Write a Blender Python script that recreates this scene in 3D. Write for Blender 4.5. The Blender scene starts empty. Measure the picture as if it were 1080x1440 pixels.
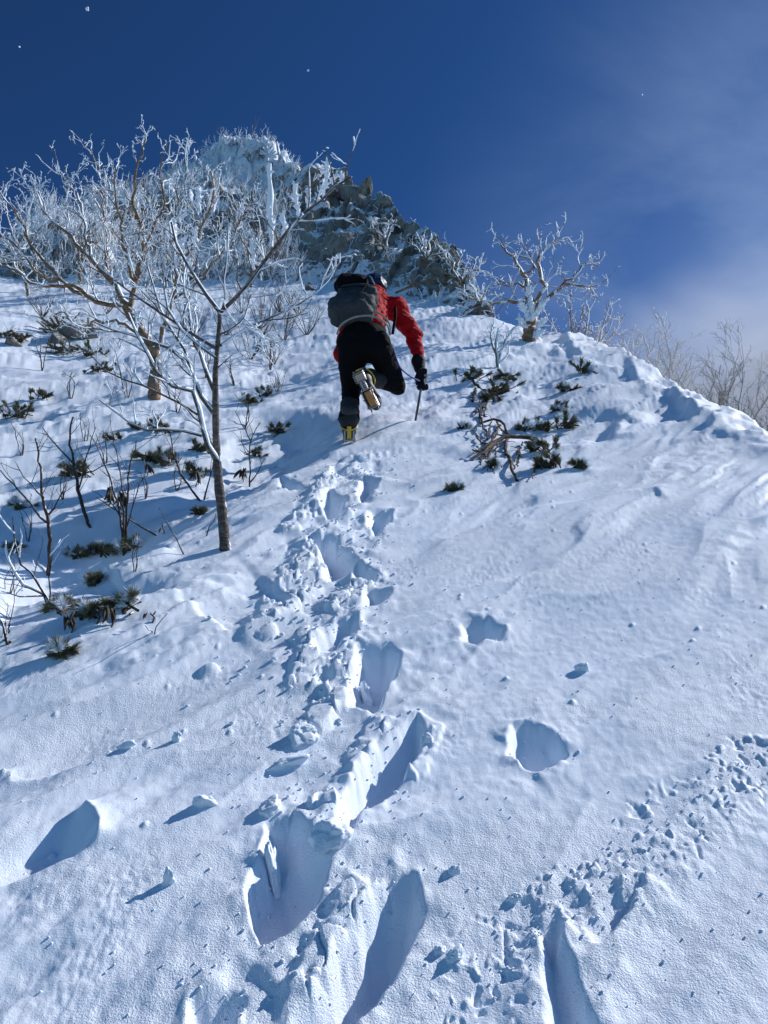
import bpy, bmesh, math, random
import numpy as np
from mathutils import Vector, Matrix

R = math.radians
SC = bpy.context.scene
COL = SC.collection
# ------------------------------------------------------------------ camera
PITCH = R(20.0); FPX = 1082.0; EYE = 1.5
CAMP = np.array([0.0, 0.0, EYE])
cd = bpy.data.cameras.new('camera'); cam = bpy.data.objects.new('camera', cd); COL.objects.link(cam)
cam.location = (0, 0, EYE); cam.rotation_euler = (R(90) + PITCH, 0, 0)
cd.sensor_fit = 'VERTICAL'; cd.sensor_height = 36.0; cd.lens = 36.0 * FPX / 1440.0
cd.clip_start = 0.05; cd.clip_end = 3000
SC.camera = cam
FW = np.array([0, math.cos(PITCH), math.sin(PITCH)]); UP = np.array([0, -math.sin(PITCH), math.cos(PITCH)])
RT = np.array([1.0, 0, 0])
# ------------------------------------------------------------------ sky and sun
SUN = np.array([0.705, 0.29, 0.645]); SUN = SUN / np.linalg.norm(SUN)
SUN_EL = math.asin(SUN[2]); SUN_AZ = math.atan2(SUN[0], SUN[1])      # azimuth from +Y towards +X
w = bpy.data.worlds.new('World'); SC.world = w; w.use_nodes = True
nt = w.node_tree; nt.nodes.clear()
N = nt.nodes.new
out = N('ShaderNodeOutputWorld'); bg = N('ShaderNodeBackground'); sky = N('ShaderNodeTexSky')
sky.sky_type = 'NISHITA'; sky.sun_disc = False
sky.sun_elevation = SUN_EL; sky.sun_rotation = SUN_AZ
sky.altitude = 2600; sky.air_density = 1.0; sky.dust_density = 0.15; sky.ozone_density = 3.0
bg.inputs['Strength'].default_value = 0.13
tint = N('ShaderNodeMix'); tint.data_type = 'RGBA'; tint.blend_type = 'MULTIPLY'; tint.inputs[0].default_value = 1
tint.inputs[7].default_value = (0.18, 0.215, 0.28, 1)
nt.links.new(sky.outputs[0], tint.inputs[6])
# wisps of blown cloud: stretched noise, thick low on the right of the ridge
tc = N('ShaderNodeTexCoord'); mp = N('ShaderNodeMapping'); mp.inputs['Rotation'].default_value = (0.3, 0.5, 0.9)
mp.inputs['Scale'].default_value = (1.6, 5.0, 1.8)
nt.links.new(tc.outputs['Generated'], mp.inputs[0])
ns = N('ShaderNodeTexNoise'); ns.inputs['Scale'].default_value = 1.3; ns.inputs['Detail'].default_value = 7
ns.inputs['Roughness'].default_value = 0.58; ns.inputs['Distortion'].default_value = 0.6
nt.links.new(mp.outputs[0], ns.inputs[0])
dot = N('ShaderNodeVectorMath'); dot.operation = 'DOT_PRODUCT'
cv = np.array([0.74, 0.70, 0.16]); cv /= np.linalg.norm(cv)
dot.inputs[1].default_value = tuple(cv); nt.links.new(tc.outputs['Generated'], dot.inputs[0])
near = N('ShaderNodeMapRange'); near.interpolation_type = 'SMOOTHSTEP'
near.inputs['From Min'].default_value = 0.60; near.inputs['From Max'].default_value = 1.02
near.inputs['To Min'].default_value = 0.0; near.inputs['To Max'].default_value = 1.0
nt.links.new(dot.outputs['Value'], near.inputs['Value'])
nm = N('ShaderNodeMapRange'); nm.inputs['From Min'].default_value = 0.40; nm.inputs['From Max'].default_value = 0.70
nt.links.new(ns.outputs['Fac'], nm.inputs['Value'])
m1 = N('ShaderNodeMath'); m1.operation = 'MULTIPLY_ADD'           # near*(0.45+0.9*noise)
m0 = N('ShaderNodeMath'); m0.operation = 'MULTIPLY_ADD'; m0.inputs[1].default_value = 0.62; m0.inputs[2].default_value = 0.20
nt.links.new(nm.outputs[0], m0.inputs[0]); nt.links.new(m0.outputs[0], m1.inputs[0]); nt.links.new(near.outputs[0], m1.inputs[1])
m1.inputs[2].default_value = 0.0; m1.use_clamp = True
mf = N('ShaderNodeMath'); mf.operation = 'MULTIPLY'; mf.inputs[1].default_value = 0.72; lo = N('ShaderNodeMapRange'); lo.interpolation_type = 'SMOOTHSTEP'; lo.inputs['From Min'].default_value = 0.80; lo.inputs['From Max'].default_value = 1.0; lo.inputs['To Max'].default_value = 0.75
nt.links.new(dot.outputs['Value'], lo.inputs['Value']); ad = N('ShaderNodeMath'); ad.operation = 'ADD'; ad.use_clamp = True
nt.links.new(m1.outputs[0], ad.inputs[0]); nt.links.new(lo.outputs[0], ad.inputs[1]); nt.links.new(ad.outputs[0], mf.inputs[0])
mx = N('ShaderNodeMix'); mx.data_type = 'RGBA'; mx.inputs[7].default_value = (3.0, 4.0, 5.8, 1)
gm = N('ShaderNodeGamma'); gm.inputs[1].default_value = 1.5; nt.links.new(tint.outputs[2], gm.inputs[0])
mk = N('ShaderNodeMix'); mk.data_type = 'RGBA'; mk.blend_type = 'MULTIPLY'; mk.inputs[0].default_value = 1
mk.clamp_result = False; mk.inputs[7].default_value = (2.75, 3.4, 2.6, 1); nt.links.new(gm.outputs[0], mk.inputs[6])
nt.links.new(mf.outputs[0], mx.inputs[0]); nt.links.new(mk.outputs[2], mx.inputs[6])
nt.links.new(mx.outputs[2], bg.inputs[0]); nt.links.new(bg.outputs[0], out.inputs[0])
sd = bpy.data.lights.new('sun', 'SUN'); sd.energy = 4.9; sd.angle = R(0.53); sd.color = (1.0, 0.98, 0.95)
so = bpy.data.objects.new('sun', sd); COL.objects.link(so)
so.rotation_euler = Vector(SUN).to_track_quat('Z', 'Y').to_euler()
vs = SC.view_settings; vs.view_transform = 'Standard'; vs.look = 'None'; vs.exposure = 0.04; vs.gamma = 1.0
vs.use_curve_mapping = False
SC.render.engine = 'CYCLES'

# ------------------------------------------------------------------ helpers
def ray(px, py):
    d = FW + (px - 540) / FPX * RT + (720 - py) / FPX * UP
    return d
def W3(px, py, depth):                                   # point seen at a pixel of the photo, at a depth along the view axis
    return CAMP + depth * ray(px, py)
def norm(v):
    v = np.asarray(v, float); return v / (np.linalg.norm(v) + 1e-12)
def hash2(ix, iy, seed):
    h = (ix.astype(np.int64) * 374761393 + iy.astype(np.int64) * 668265263 + seed * 2147483647) & 0xffffffff
    h = ((h ^ (h >> 13)) * 1274126177) & 0xffffffff
    h = ((h ^ (h >> 16)) * 2246822519) & 0xffffffff
    h = h ^ (h >> 15)
    return h.astype(np.float64) / 4294967295.0
def noise2(x, y, seed=0):
    ix = np.floor(x); iy = np.floor(y); fx = x - ix; fy = y - iy
    ux = fx * fx * fx * (fx * (fx * 6 - 15) + 10); uy = fy * fy * fy * (fy * (fy * 6 - 15) + 10)
    a = hash2(ix, iy, seed) * 6.2831853; b = hash2(ix + 1, iy, seed) * 6.2831853
    c = hash2(ix, iy + 1, seed) * 6.2831853; d = hash2(ix + 1, iy + 1, seed) * 6.2831853
    g = lambda a_, dx, dy: np.cos(a_) * dx + np.sin(a_) * dy
    n0 = g(a, fx, fy) * (1 - ux) + g(b, fx - 1, fy) * ux
    n1 = g(c, fx, fy - 1) * (1 - ux) + g(d, fx - 1, fy - 1) * ux
    return (n0 * (1 - uy) + n1 * uy) * 1.5
def fbm2(x, y, seed=0, octs=4, gain=0.5):
    s = 0; a = 1
    for o in range(octs):
        s = s + a * noise2(x, y, seed + o * 17); x = x * 2.03 + 3.1; y = y * 2.03 - 1.7; a *= gain
    return s
def hash3(ix, iy, iz, seed):
    return hash2(ix + iz * 7919, iy - iz * 104729, seed)
def noise3(x, y, z, seed=0):
    ix = np.floor(x); iy = np.floor(y); iz = np.floor(z); fx = x - ix; fy = y - iy; fz = z - iz
    u = fx * fx * (3 - 2 * fx); v = fy * fy * (3 - 2 * fy); t = fz * fz * (3 - 2 * fz)
    r = 0
    for dx in (0, 1):
        for dy in (0, 1):
            for dz in (0, 1):
                r = r + (u if dx else 1 - u) * (v if dy else 1 - v) * (t if dz else 1 - t) * hash3(ix + dx, iy + dy, iz + dz, seed)
    return r * 2 - 1
def fbm3(x, y, z, seed=0, octs=4, gain=0.5):
    s = 0; a = 1
    for o in range(octs):
        s = s + a * noise3(x, y, z, seed + o * 13); x = x * 2.03 + 1.3; y = y * 2.03; z = z * 2.03 - 2.2; a *= gain
    return s
def worley2(x, y, seed=0):
    ix = np.floor(x); iy = np.floor(y); f1 = np.full(x.shape, 9.0); f2 = np.full(x.shape, 9.0); cid = np.zeros(x.shape)
    for dx in (-1, 0, 1):
        for dy in (-1, 0, 1):
            cx = ix + dx; cy = iy + dy
            px = cx + hash2(cx, cy, seed); py = cy + hash2(cx, cy, seed + 5)
            d = np.hypot(x - px, y - py); h = hash2(cx, cy, seed + 9)
            m = d < f1
            f2 = np.where(m, f1, np.minimum(f2, d)); cid = np.where(m, h, cid); f1 = np.where(m, d, f1)
    return f1, f2, cid
def sstep(a, b, x):
    t = np.clip((x - a) / (b - a), 0, 1); return t * t * (3 - 2 * t)

def mesh_from(name, verts, faces, smooth=True):
    """faces: (n,3) or (n,4) array or a list of such arrays"""
    if not isinstance(faces, list): faces = [faces]
    faces = [np.asarray(f, np.int32) for f in faces if len(f)]
    me = bpy.data.meshes.new(name)
    verts = np.asarray(verts, np.float32)
    me.vertices.add(len(verts)); me.vertices.foreach_set('co', verts.ravel())
    nl = sum(f.size for f in faces); nf = sum(len(f) for f in faces)
    me.loops.add(nl); me.loops.foreach_set('vertex_index', np.concatenate([f.ravel() for f in faces]))
    me.polygons.add(nf)
    tot = np.concatenate([np.full(len(f), f.shape[1], np.int32) for f in faces])
    st = np.concatenate([[0], np.cumsum(tot)[:-1]]).astype(np.int32)
    me.polygons.foreach_set('loop_start', st)
    me.polygons.foreach_set('use_smooth', np.full(nf, smooth))
    me.update(calc_edges=True); me.validate()
    return me
def link(name, me, mat=None, parent=None, **props):
    o = bpy.data.objects.new(name, me); COL.objects.link(o)
    if mat is not None:
        for m in (mat if isinstance(mat, (list, tuple)) else [mat]): me.materials.append(m)
    if parent is not None: o.parent = parent; o.matrix_parent_inverse = parent_inv(parent)
    for k, v in props.items(): o[k] = v
    return o
def parent_inv(p):
    m = Matrix.Identity(4); q = p
    while q is not None:
        m = (q.matrix_parent_inverse @ q.matrix_basis) @ m if q.parent else q.matrix_basis @ m
        q = q.parent
    return m.inverted()
def thing(name, label, cat, loc, group=None):
    o = bpy.data.objects.new(name, None); COL.objects.link(o); o.location = tuple(float(c) for c in loc)
    o.empty_display_size = 0.2
    o['label'] = label; o['category'] = cat
    if group: o['group'] = group
    return o
# ---- materials
def mat(name, rough=0.8, spec=0.3):
    m = bpy.data.materials.new(name); m.use_nodes = True
    b = m.node_tree.nodes['Principled BSDF']; b.inputs['Roughness'].default_value = rough
    b.inputs['Specular IOR Level'].default_value = spec
    return m, m.node_tree, b
def nnoise(nt, scale, detail=4, rough=0.55, vec=None, dist=0.0):
    n = nt.nodes.new('ShaderNodeTexNoise'); n.inputs['Scale'].default_value = scale; n.inputs['Detail'].default_value = detail
    n.inputs['Roughness'].default_value = rough; n.inputs['Distortion'].default_value = dist
    if vec is not None: nt.links.new(vec, n.inputs[0])
    return n.outputs['Fac']
def ramp(nt, fac, stops):
    r = nt.nodes.new('ShaderNodeValToRGB'); nt.links.new(fac, r.inputs[0])
    e = r.color_ramp.elements
    while len(e) < len(stops): e.new(0.5)
    for i, (p, c) in enumerate(stops):
        e[i].position = p; e[i].color = (*c, 1) if len(c) == 3 else c
    return r.outputs[0]
def maprange(nt, v, a, b, c=0.0, d=1.0, smooth=True):
    n = nt.nodes.new('ShaderNodeMapRange'); n.inputs[1].default_value = a; n.inputs[2].default_value = b
    n.inputs[3].default_value = c; n.inputs[4].default_value = d
    if smooth: n.interpolation_type = 'SMOOTHSTEP'
    nt.links.new(v, n.inputs[0]); return n.outputs[0]
def math2(nt, op, a, b=None):
    n = nt.nodes.new('ShaderNodeMath'); n.operation = op
    for i, v in enumerate((a, b)):
        if v is None: continue
        if isinstance(v, (int, float)): n.inputs[i].default_value = v
        else: nt.links.new(v, n.inputs[i])
    return n.outputs[0]
def mixc(nt, fac, a, b):
    n = nt.nodes.new('ShaderNodeMix'); n.data_type = 'RGBA'
    for sock, v in ((0, fac), (6, a), (7, b)):
        if isinstance(v, (int, float)): n.inputs[sock].default_value = v
        elif isinstance(v, tuple): n.inputs[sock].default_value = (*v, 1)
        else: nt.links.new(v, n.inputs[sock])
    return n.outputs[2]
def bump(nt, b, h, strength=0.5, dist=0.01, prev=None):
    n = nt.nodes.new('ShaderNodeBump'); n.inputs['Strength'].default_value = strength; n.inputs['Distance'].default_value = dist
    nt.links.new(h, n.inputs['Height'])
    if prev is not None: nt.links.new(prev, n.inputs['Normal'])
    nt.links.new(n.outputs[0], b.inputs['Normal']); return n.outputs[0]
def objco(nt):
    return nt.nodes.new('ShaderNodeTexCoord').outputs['Object']
SNOWC = (0.80, 0.87, 0.96)
def m_snow(name, fine=True):
    m, nt, b = mat(name, 0.55, 0.25)
    co = objco(nt)
    c = mixc(nt, nnoise(nt, 2.5, 3, 0.5, co), (0.78, 0.853, 0.972), (0.83, 0.89, 0.982))
    nt.links.new(c, b.inputs['Base Color'])
    b.inputs['Subsurface Weight'].default_value = 0.0
    pt = maprange(nt, nnoise(nt, 1.3, 3, 0.6, co), 0.40, 0.62, 0.25, 1.0)
    p = bump(nt, b, math2(nt, 'MULTIPLY', nnoise(nt, 30, 3, 0.6, co), pt), 0.2, 0.012)
    if fine:
        p = bump(nt, b, math2(nt, 'MULTIPLY', nnoise(nt, 240, 2, 0.8, co), pt), 0.75, 0.005, p)
    return m
M_SNOW = m_snow('snow')
def m_rock():
    m, nt, b = mat('rime_rock', 0.85, 0.3)
    co = objco(nt)
    mpn = nt.nodes.new('ShaderNodeMapping'); mpn.inputs['Scale'].default_value = (1, 1, 0.35); mpn.inputs['Rotation'].default_value = (0, 0.45, 0)
    nt.links.new(co, mpn.inputs[0])
    n1 = nnoise(nt, 1.7, 8, 0.65, mpn.outputs[0], 0.5)
    rock = ramp(nt, n1, [(0.28, (0.04, 0.038, 0.038)), (0.42, (0.20, 0.19, 0.18)), (0.58, (0.36, 0.33, 0.29)), (0.75, (0.26, 0.255, 0.25))])
    geo = nt.nodes.new('ShaderNodeNewGeometry'); sx = nt.nodes.new('ShaderNodeSeparateXYZ'); nt.links.new(geo.outputs['Normal'], sx.inputs[0])
    n2 = nnoise(nt, 2.3, 7, 0.7, co); n3 = nnoise(nt, 9.0, 5, 0.7, co); n4 = nnoise(nt, 0.35, 2, 0.5, co)
    up = math2(nt, 'ADD', sx.outputs[2], math2(nt, 'MULTIPLY', math2(nt, 'SUBTRACT', n2, 0.5), 1.9))
    up = math2(nt, 'ADD', up, math2(nt, 'MULTIPLY', math2(nt, 'SUBTRACT', n3, 0.5), 1.2))
    at = nt.nodes.new('ShaderNodeAttribute'); at.attribute_name = 'snow'
    up = math2(nt, 'ADD', up, at.outputs['Fac'])
    f = maprange(nt, up, 0.52, 0.60)
    nt.links.new(mixc(nt, f, rock, SNOWC), b.inputs['Base Color'])
    p = bump(nt, b, n1, 0.9, 0.15); bump(nt, b, nnoise(nt, 14, 6, 0.7, co), 0.9, 0.05, p)
    return m
M_ROCK = m_rock()

# ------------------------------------------------------------------ the slope: one smooth surface through surveyed points
def splane(th): return 0.70 * np.cos(th) + 0.114 * np.sin(th)
CTRL = []
def cp(px, py, r):
    d = ray(px, py); h = math.hypot(d[0], d[1]); te = d[2] / h; th = math.atan2(d[0], d[1])
    CTRL.append((th, math.log(r), te + EYE / r - splane(th)))
    return th, r, te * r                                     # z relative to the eye
def cz(th, r, z): CTRL.append((th, math.log(r), (z + EYE) / r - splane(th)))
for px in (0, 270, 540, 810, 1080):                          # near ground keeps to the plane
    for lr in (0.9, 1.5, 2.2, 3.2):
        th = math.atan2((px - 540) / FPX, 1.05); CTRL.append((th, math.log(lr), 0.0))
for px, py, r in [(490, 630, 6.05), (540, 560, 7.9), (560, 500, 10.0), (560, 455, 13.5), (320, 765, 4.3), (0, 760, 5.4), (130, 700, 6.0),
                  (0, 600, 9.0), (215, 555, 9.3), (100, 480, 15), (0, 480, 14.5), (300, 470, 14.5), (420, 470, 13.5), (430, 560, 8.3),
                  (0, 400, 23), (130, 400, 22), (300, 400, 21), (430, 402, 19.5), (500, 405, 18.5), (700, 600, 6.6), (690, 520, 9.2),
                  (800, 700, 4.5), (800, 600, 6.7), (860, 560, 7.5), (780, 530, 8.8), (950, 640, 5.6), (1000, 720, 4.15)]:
    cp(px, py, r)
CREST = [(600, 421, 17.5), (650, 433, 15.8), (700, 446, 14.0), (745, 468, 13.6), (800, 468, 12.8), (870, 493, 10.8), (940, 528, 8.9), (990, 568, 7.4), (1080, 606, 6.3)]
RC = [(-3.15, 300), (-1.3, 60), (-0.62, 27), (-0.35, 26.5), (-0.1, 26)]
for px, py, r in CREST:
    th, r, z = cp(px, py, r)
    RC.append((th, r)); dl = CTRL[-1][2]
    for f in (1.5, 3.0, 8): CTRL.append((th, math.log(r * f), dl))
for px, py, r in [(-200, 395, 23), (-80, 385, 25), (0, 376, 26)]:
    th, r, z = cp(px, py, r)
    dl = CTRL[-1][2]
    for f in (1.5, 3.0, 8): CTRL.append((th, math.log(r * f), dl))
RC += [(0.62, 5.6), (0.9, 5.5), (1.3, 7), (2.0, 40), (3.15, 300)]; RC = np.array(sorted(RC))
for px in (130, 250, 380, 480, 560):                          # under and behind the rocky peak
    th = math.atan2((px - 540) / FPX, 0.84)
    for r in (26, 60, 160): CTRL.append((th, math.log(r), 0.10))
for th in (-1.2, 1.1, 2.0, 3.0, -2.0, -3.0):
    for lr in (1, 5, 20, 100):
        CTRL.append((th, math.log(lr), 0.0))
CT = np.array(CTRL); KX = 2.2
def _phi(d2): return 0.5 * d2 * np.log(d2 + 1e-9)
_A = np.stack([CT[:, 0] * KX, CT[:, 1]], 1); n = len(_A)
_K = _phi(((_A[:, None] - _A[None]) ** 2).sum(-1)) + np.eye(n) * 2e-3
_Q = np.concatenate([np.ones((n, 1)), _A], 1)
_M = np.block([[_K, _Q], [_Q.T, np.zeros((3, 3))]])
_S = np.linalg.solve(_M, np.concatenate([CT[:, 2], np.zeros(3)])); _wt = _S[:n]; _pc = _S[n:]
def Hbase(x, y):
    r = np.hypot(x, y); th = np.arctan2(x, y); lr = np.log(np.clip(r, 0.9, 400))
    s = _pc[0] + _pc[1] * th * KX + _pc[2] * lr
    for i in range(n):
        s = s + _wt[i] * _phi((th * KX - _A[i, 0]) ** 2 + (lr - _A[i, 1]) ** 2)
    s = s * sstep(0.3, 0.9, r)
    rc = np.interp(th, RC[:, 0], RC[:, 1]); rc = rc * (1 + (0.030 * noise2(th * 14, th * 0, 5) + 0.025 * noise2(th * 37, th * 0, 6)) * (th > 0.03)); e = np.clip(r - rc + 0.05, 0, None); w_ = 0.12
    return (s + splane(th)) * r - 1.35 * (np.sqrt(e * e + w_ * w_) - w_)                              # metres above the camera's foot
_T = np.exp(np.linspace(math.log(1.0), math.log(60), 900))
def _hit(px, py, fn):
    d = ray(px, py); P = CAMP[None] + _T[:, None] * d[None]
    g = P[:, 2] - fn(P[:, 0], P[:, 1]); k = np.where(g < 0)[0]
    if len(k) == 0 or k[0] == 0: i = int(np.argmin(np.abs(g))); return P[i]
    i = k[0]; f = g[i - 1] / (g[i - 1] - g[i]); return P[i - 1] * (1 - f) + P[i] * f
def GB(px, py): return _hit(px, py, Hbase)
# ---- things pressed into or piled on the snow
def zp(off, sc, pts): return [(off[0] + x / sc, off[1] + y / sc) for x, y in pts]
ZA = ((300, 850), 2.4417); ZB = ((320, 620), 3.375); ZC = ((640, 960), 2.4545); ZD = ((0, 900), 2.667); ZE = ((500, 640), 1.862)
PITS = [  # outline in the photograph, depth, wall width
 (zp(*ZA, [(600,960),(680,950),(690,1040),(640,1150),(600,1250),(540,1360),(470,1450),(440,1600),(250,1600),(290,1440),(330,1380),(400,1290),(430,1200),(500,1130),(540,1020)]), 0.20, 0.045),
 (zp(*ZA, [(200,790),(270,760),(330,820),(370,900),(350,1000),(300,1090),(240,1150),(170,1180),(140,1100),(135,990),(150,950),(180,900)]), 0.15, 0.04),
 (zp(*ZA, [(600,480),(650,430),(700,380),(722,430),(690,530),(640,600),(560,690),(490,730),(470,800),(438,780),(450,700),(500,620),(530,550)]), 0.17, 0.045),
 (zp(*ZA, [(500,160),(600,140),(637,165),(630,220),(580,300),(550,360),(480,350),(480,260),(490,200)]), 0.18, 0.05),
 (zp(*ZA, [(420,80),(485,50),(480,120),(400,170),(345,185),(350,130)]), 0.10, 0.05),
 (zp(*ZA, [(-60,1400),(40,1345),(100,1370),(70,1440),(40,1600),(-80,1600)]), 0.12, 0.04),
 (zp(*ZC, [(205,160),(240,145),(320,175),(350,210),(378,240),(340,272),(280,290),(240,280),(215,250),(190,245),(192,200)]), 0.10, 0.035),
 (zp(*ZC, [(300,830),(350,800),(352,900),(420,1050),(470,1170),(500,1300),(340,1300),(322,1000),(314,880)]), 0.09, 0.03),
 (zp(*ZC, [(480,840),(520,790),(640,690),(600,760),(500,890)]), 0.05, 0.03),
 (zp(*ZE, [(285,445),(340,432),(388,455),(370,478),(320,490),(285,482)]), 0.10, 0.05),
 (zp(*ZB, [(650,180),(720,185),(700,230),(640,290),(620,250)]), 0.17, 0.07),
 (zp(*ZB, [(430,310),(480,265),(545,285),(545,365),(480,380),(455,340)]), 0.17, 0.07),
 (zp(*ZB, [(395,480),(480,465),(560,520),(605,560),(590,640),(465,660),(480,590),(440,530)]), 0.20, 0.07),
 (zp(*ZB, [(675,350),(778,338),(760,390),(700,445),(678,400)]), 0.17, 0.07),
 (zp(*ZB, [(608,585),(660,600),(708,630),(690,670),(612,662)]), 0.13, 0.06),
 (zp(*ZB, [(668,712),(765,718),(740,752),(668,772)]), 0.11, 0.06),
 (zp(*ZB, [(490,110),(575,100),(545,150),(495,168)]), 0.15, 0.07),
 (zp(*ZB, [(250,170),(345,205),(365,240),(300,250),(255,215)]), 0.12, 0.07),
 (zp(*ZB, [(520,870),(600,845),(590,930),(540,945)]), 0.12, 0.06),
]
PITW = []
for poly, dep, wd in PITS:
    pw = np.array([GB(*p)[:2] for p in poly]); PITW.append((pw, dep, wd))
def polysd(x, y, P):                                        # signed distance, positive inside
    d = np.full(x.shape, 1e9); ins = np.zeros(x.shape, bool); m = len(P)
    for i in range(m):
        a = P[i]; b = P[(i + 1) % m]; e = b - a
        t = np.clip(((x - a[0]) * e[0] + (y - a[1]) * e[1]) / (e @ e + 1e-12), 0, 1)
        d = np.minimum(d, np.hypot(x - a[0] - t * e[0], y - a[1] - t * e[1]))
        c = (a[1] > y) != (b[1] > y)
        with np.errstate(divide='ignore', invalid='ignore'):
            xi = (b[0] - a[0]) * (y - a[1]) / (b[1] - a[1] + 1e-12) + a[0]
        ins ^= c & (x < xi)
    return np.where(ins, d, -d)
def linesd(x, y, P):                                        # distance, side and position along an open line
    best = np.full(x.shape, 1e9); side = np.zeros(x.shape); tt = np.zeros(x.shape); m = len(P) - 1
    for i in range(m):
        a = P[i]; e = P[i + 1] - a; L = math.hypot(*e)
        t0 = ((x - a[0]) * e[0] + (y - a[1]) * e[1]) / (L * L); t = np.clip(t0, 0, 1)
        d = np.hypot(x - a[0] - t * e[0], y - a[1] - t * e[1])
        s = (e[0] * (y - a[1]) - e[1] * (x - a[0])) / L
        k = d < best; best = np.where(k, d, best); side = np.where(k, np.sign(s), side); tt = np.where(k, (i + t) / m, tt)
    return best, side, tt
# drift banks: crest line in the photo (left to right), drop height, drop width, hollow length (drop on the upper-left side)
BANKS = [([(-60, 850), (60, 805), (140, 772), (240, 738), (320, 706), (400, 668), (480, 632), (530, 610)], 0.12, 0.35, 1.0),
         ([(-60, 930), (0, 915), (100, 897), (200, 880), (270, 850), (320, 815)], 0.16, 0.30, 0.7),
         ([(60, 812), (120, 800), (200, 790), (250, 775)], 0.10, 0.2, 0.4),
         ([(330, 905), (380, 880), (430, 862)], 0.08, 0.18, 0.35),
         ([(140, 1212), (142, 1178), (112, 1146)], 0.09, 0.07, 0.16),
         ([(868, 622), (872, 600), (884, 572)], 0.16, 0.20, 0.4),
         ([(826, 512), (806, 490), (797, 470)], 0.14, 0.16, 0.5), ([(990, 598), (964, 572), (948, 548)], 0.12, 0.14, 0.4), ([(905, 540), (893, 520), (884, 503)], 0.08, 0.12, 0.3),
         ([(560, 690), (640, 668), (720, 645)], 0.08, 0.3, 0.6),
         ([(600, 600), (640, 560), (680, 530)], 0.07, 0.25, 0.6),
         ([(150, 620), (260, 600), (330, 575), (400, 560)], 0.10, 0.3, 0.6),
         ([(0, 690), (60, 672), (130, 655)], 0.12, 0.35, 0.7),
         ([(480, 905), (590, 868), (700, 820), (800, 800)], 0.02, 0.08, 0.3),
         ([(560, 800), (640, 760), (740, 720), (850, 700), (990, 680)], 0.03, 0.12, 0.5),
        ]
BANKW = [(np.array([GB(*p)[:2] for p in L]), h, a, b) for L, h, a, b in BANKS]
TRACK = np.array([GB(*p)[:2] for p in [(505, 640), (480, 690), (470, 760), (465, 815), (430, 880), (470, 960), (445, 1050), (470, 1150), (440, 1250), (420, 1400)]])
TRK2 = np.array([GB(*p)[:2] for p in [(660, 1440), (750, 1290), (820, 1240), (900, 1190), (980, 1120), (1080, 1060)]])
LIP = np.array([GB(*p)[:2] for p in [(720, 500), (790, 480), (800, 500), (850, 520), (905, 520), (940, 548), (985, 578), (1060, 612), (1110, 630)]])
GULLY = np.array([GB(*p)[:2] for p in [(470, 580), (400, 602), (320, 650), (220, 690), (110, 745), (0, 790), (-100, 840)]])
WD = norm([0.79, 0.61]); WN = np.array([-WD[1], WD[0]])
LUMPS = [(380, 895, .06), (295, 940, .06)]
BERMW = [(np.array([GB(*p)[:2] for p in L]), a, b) for L, a, b in [([(492, 905), (484, 950), (458, 1000), (425, 1045)], .055, .055), ([(552, 1010), (510, 1050), (480, 1110)], .035, .035), ([(480, 1130), (440, 1150), (415, 1175)], .05, .05), ([(525, 1250), (480, 1290), (455, 1340), (415, 1420)], .045, .045), ([(620, 1020), (608, 1060), (570, 1110)], .025, .02), ([(470, 660), (440, 720), (400, 760)], .06, .08), ([(455, 760), (430, 800), (400, 850), (345, 880)], .07, .12), ([(520, 800), (500, 840), (450, 860)], .06, .09), ([(430, 890), (440, 920), (420, 980)], .05, .06)]]
LUMPW = [(GB(x, y)[:2], s) for x, y, s in LUMPS]
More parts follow.
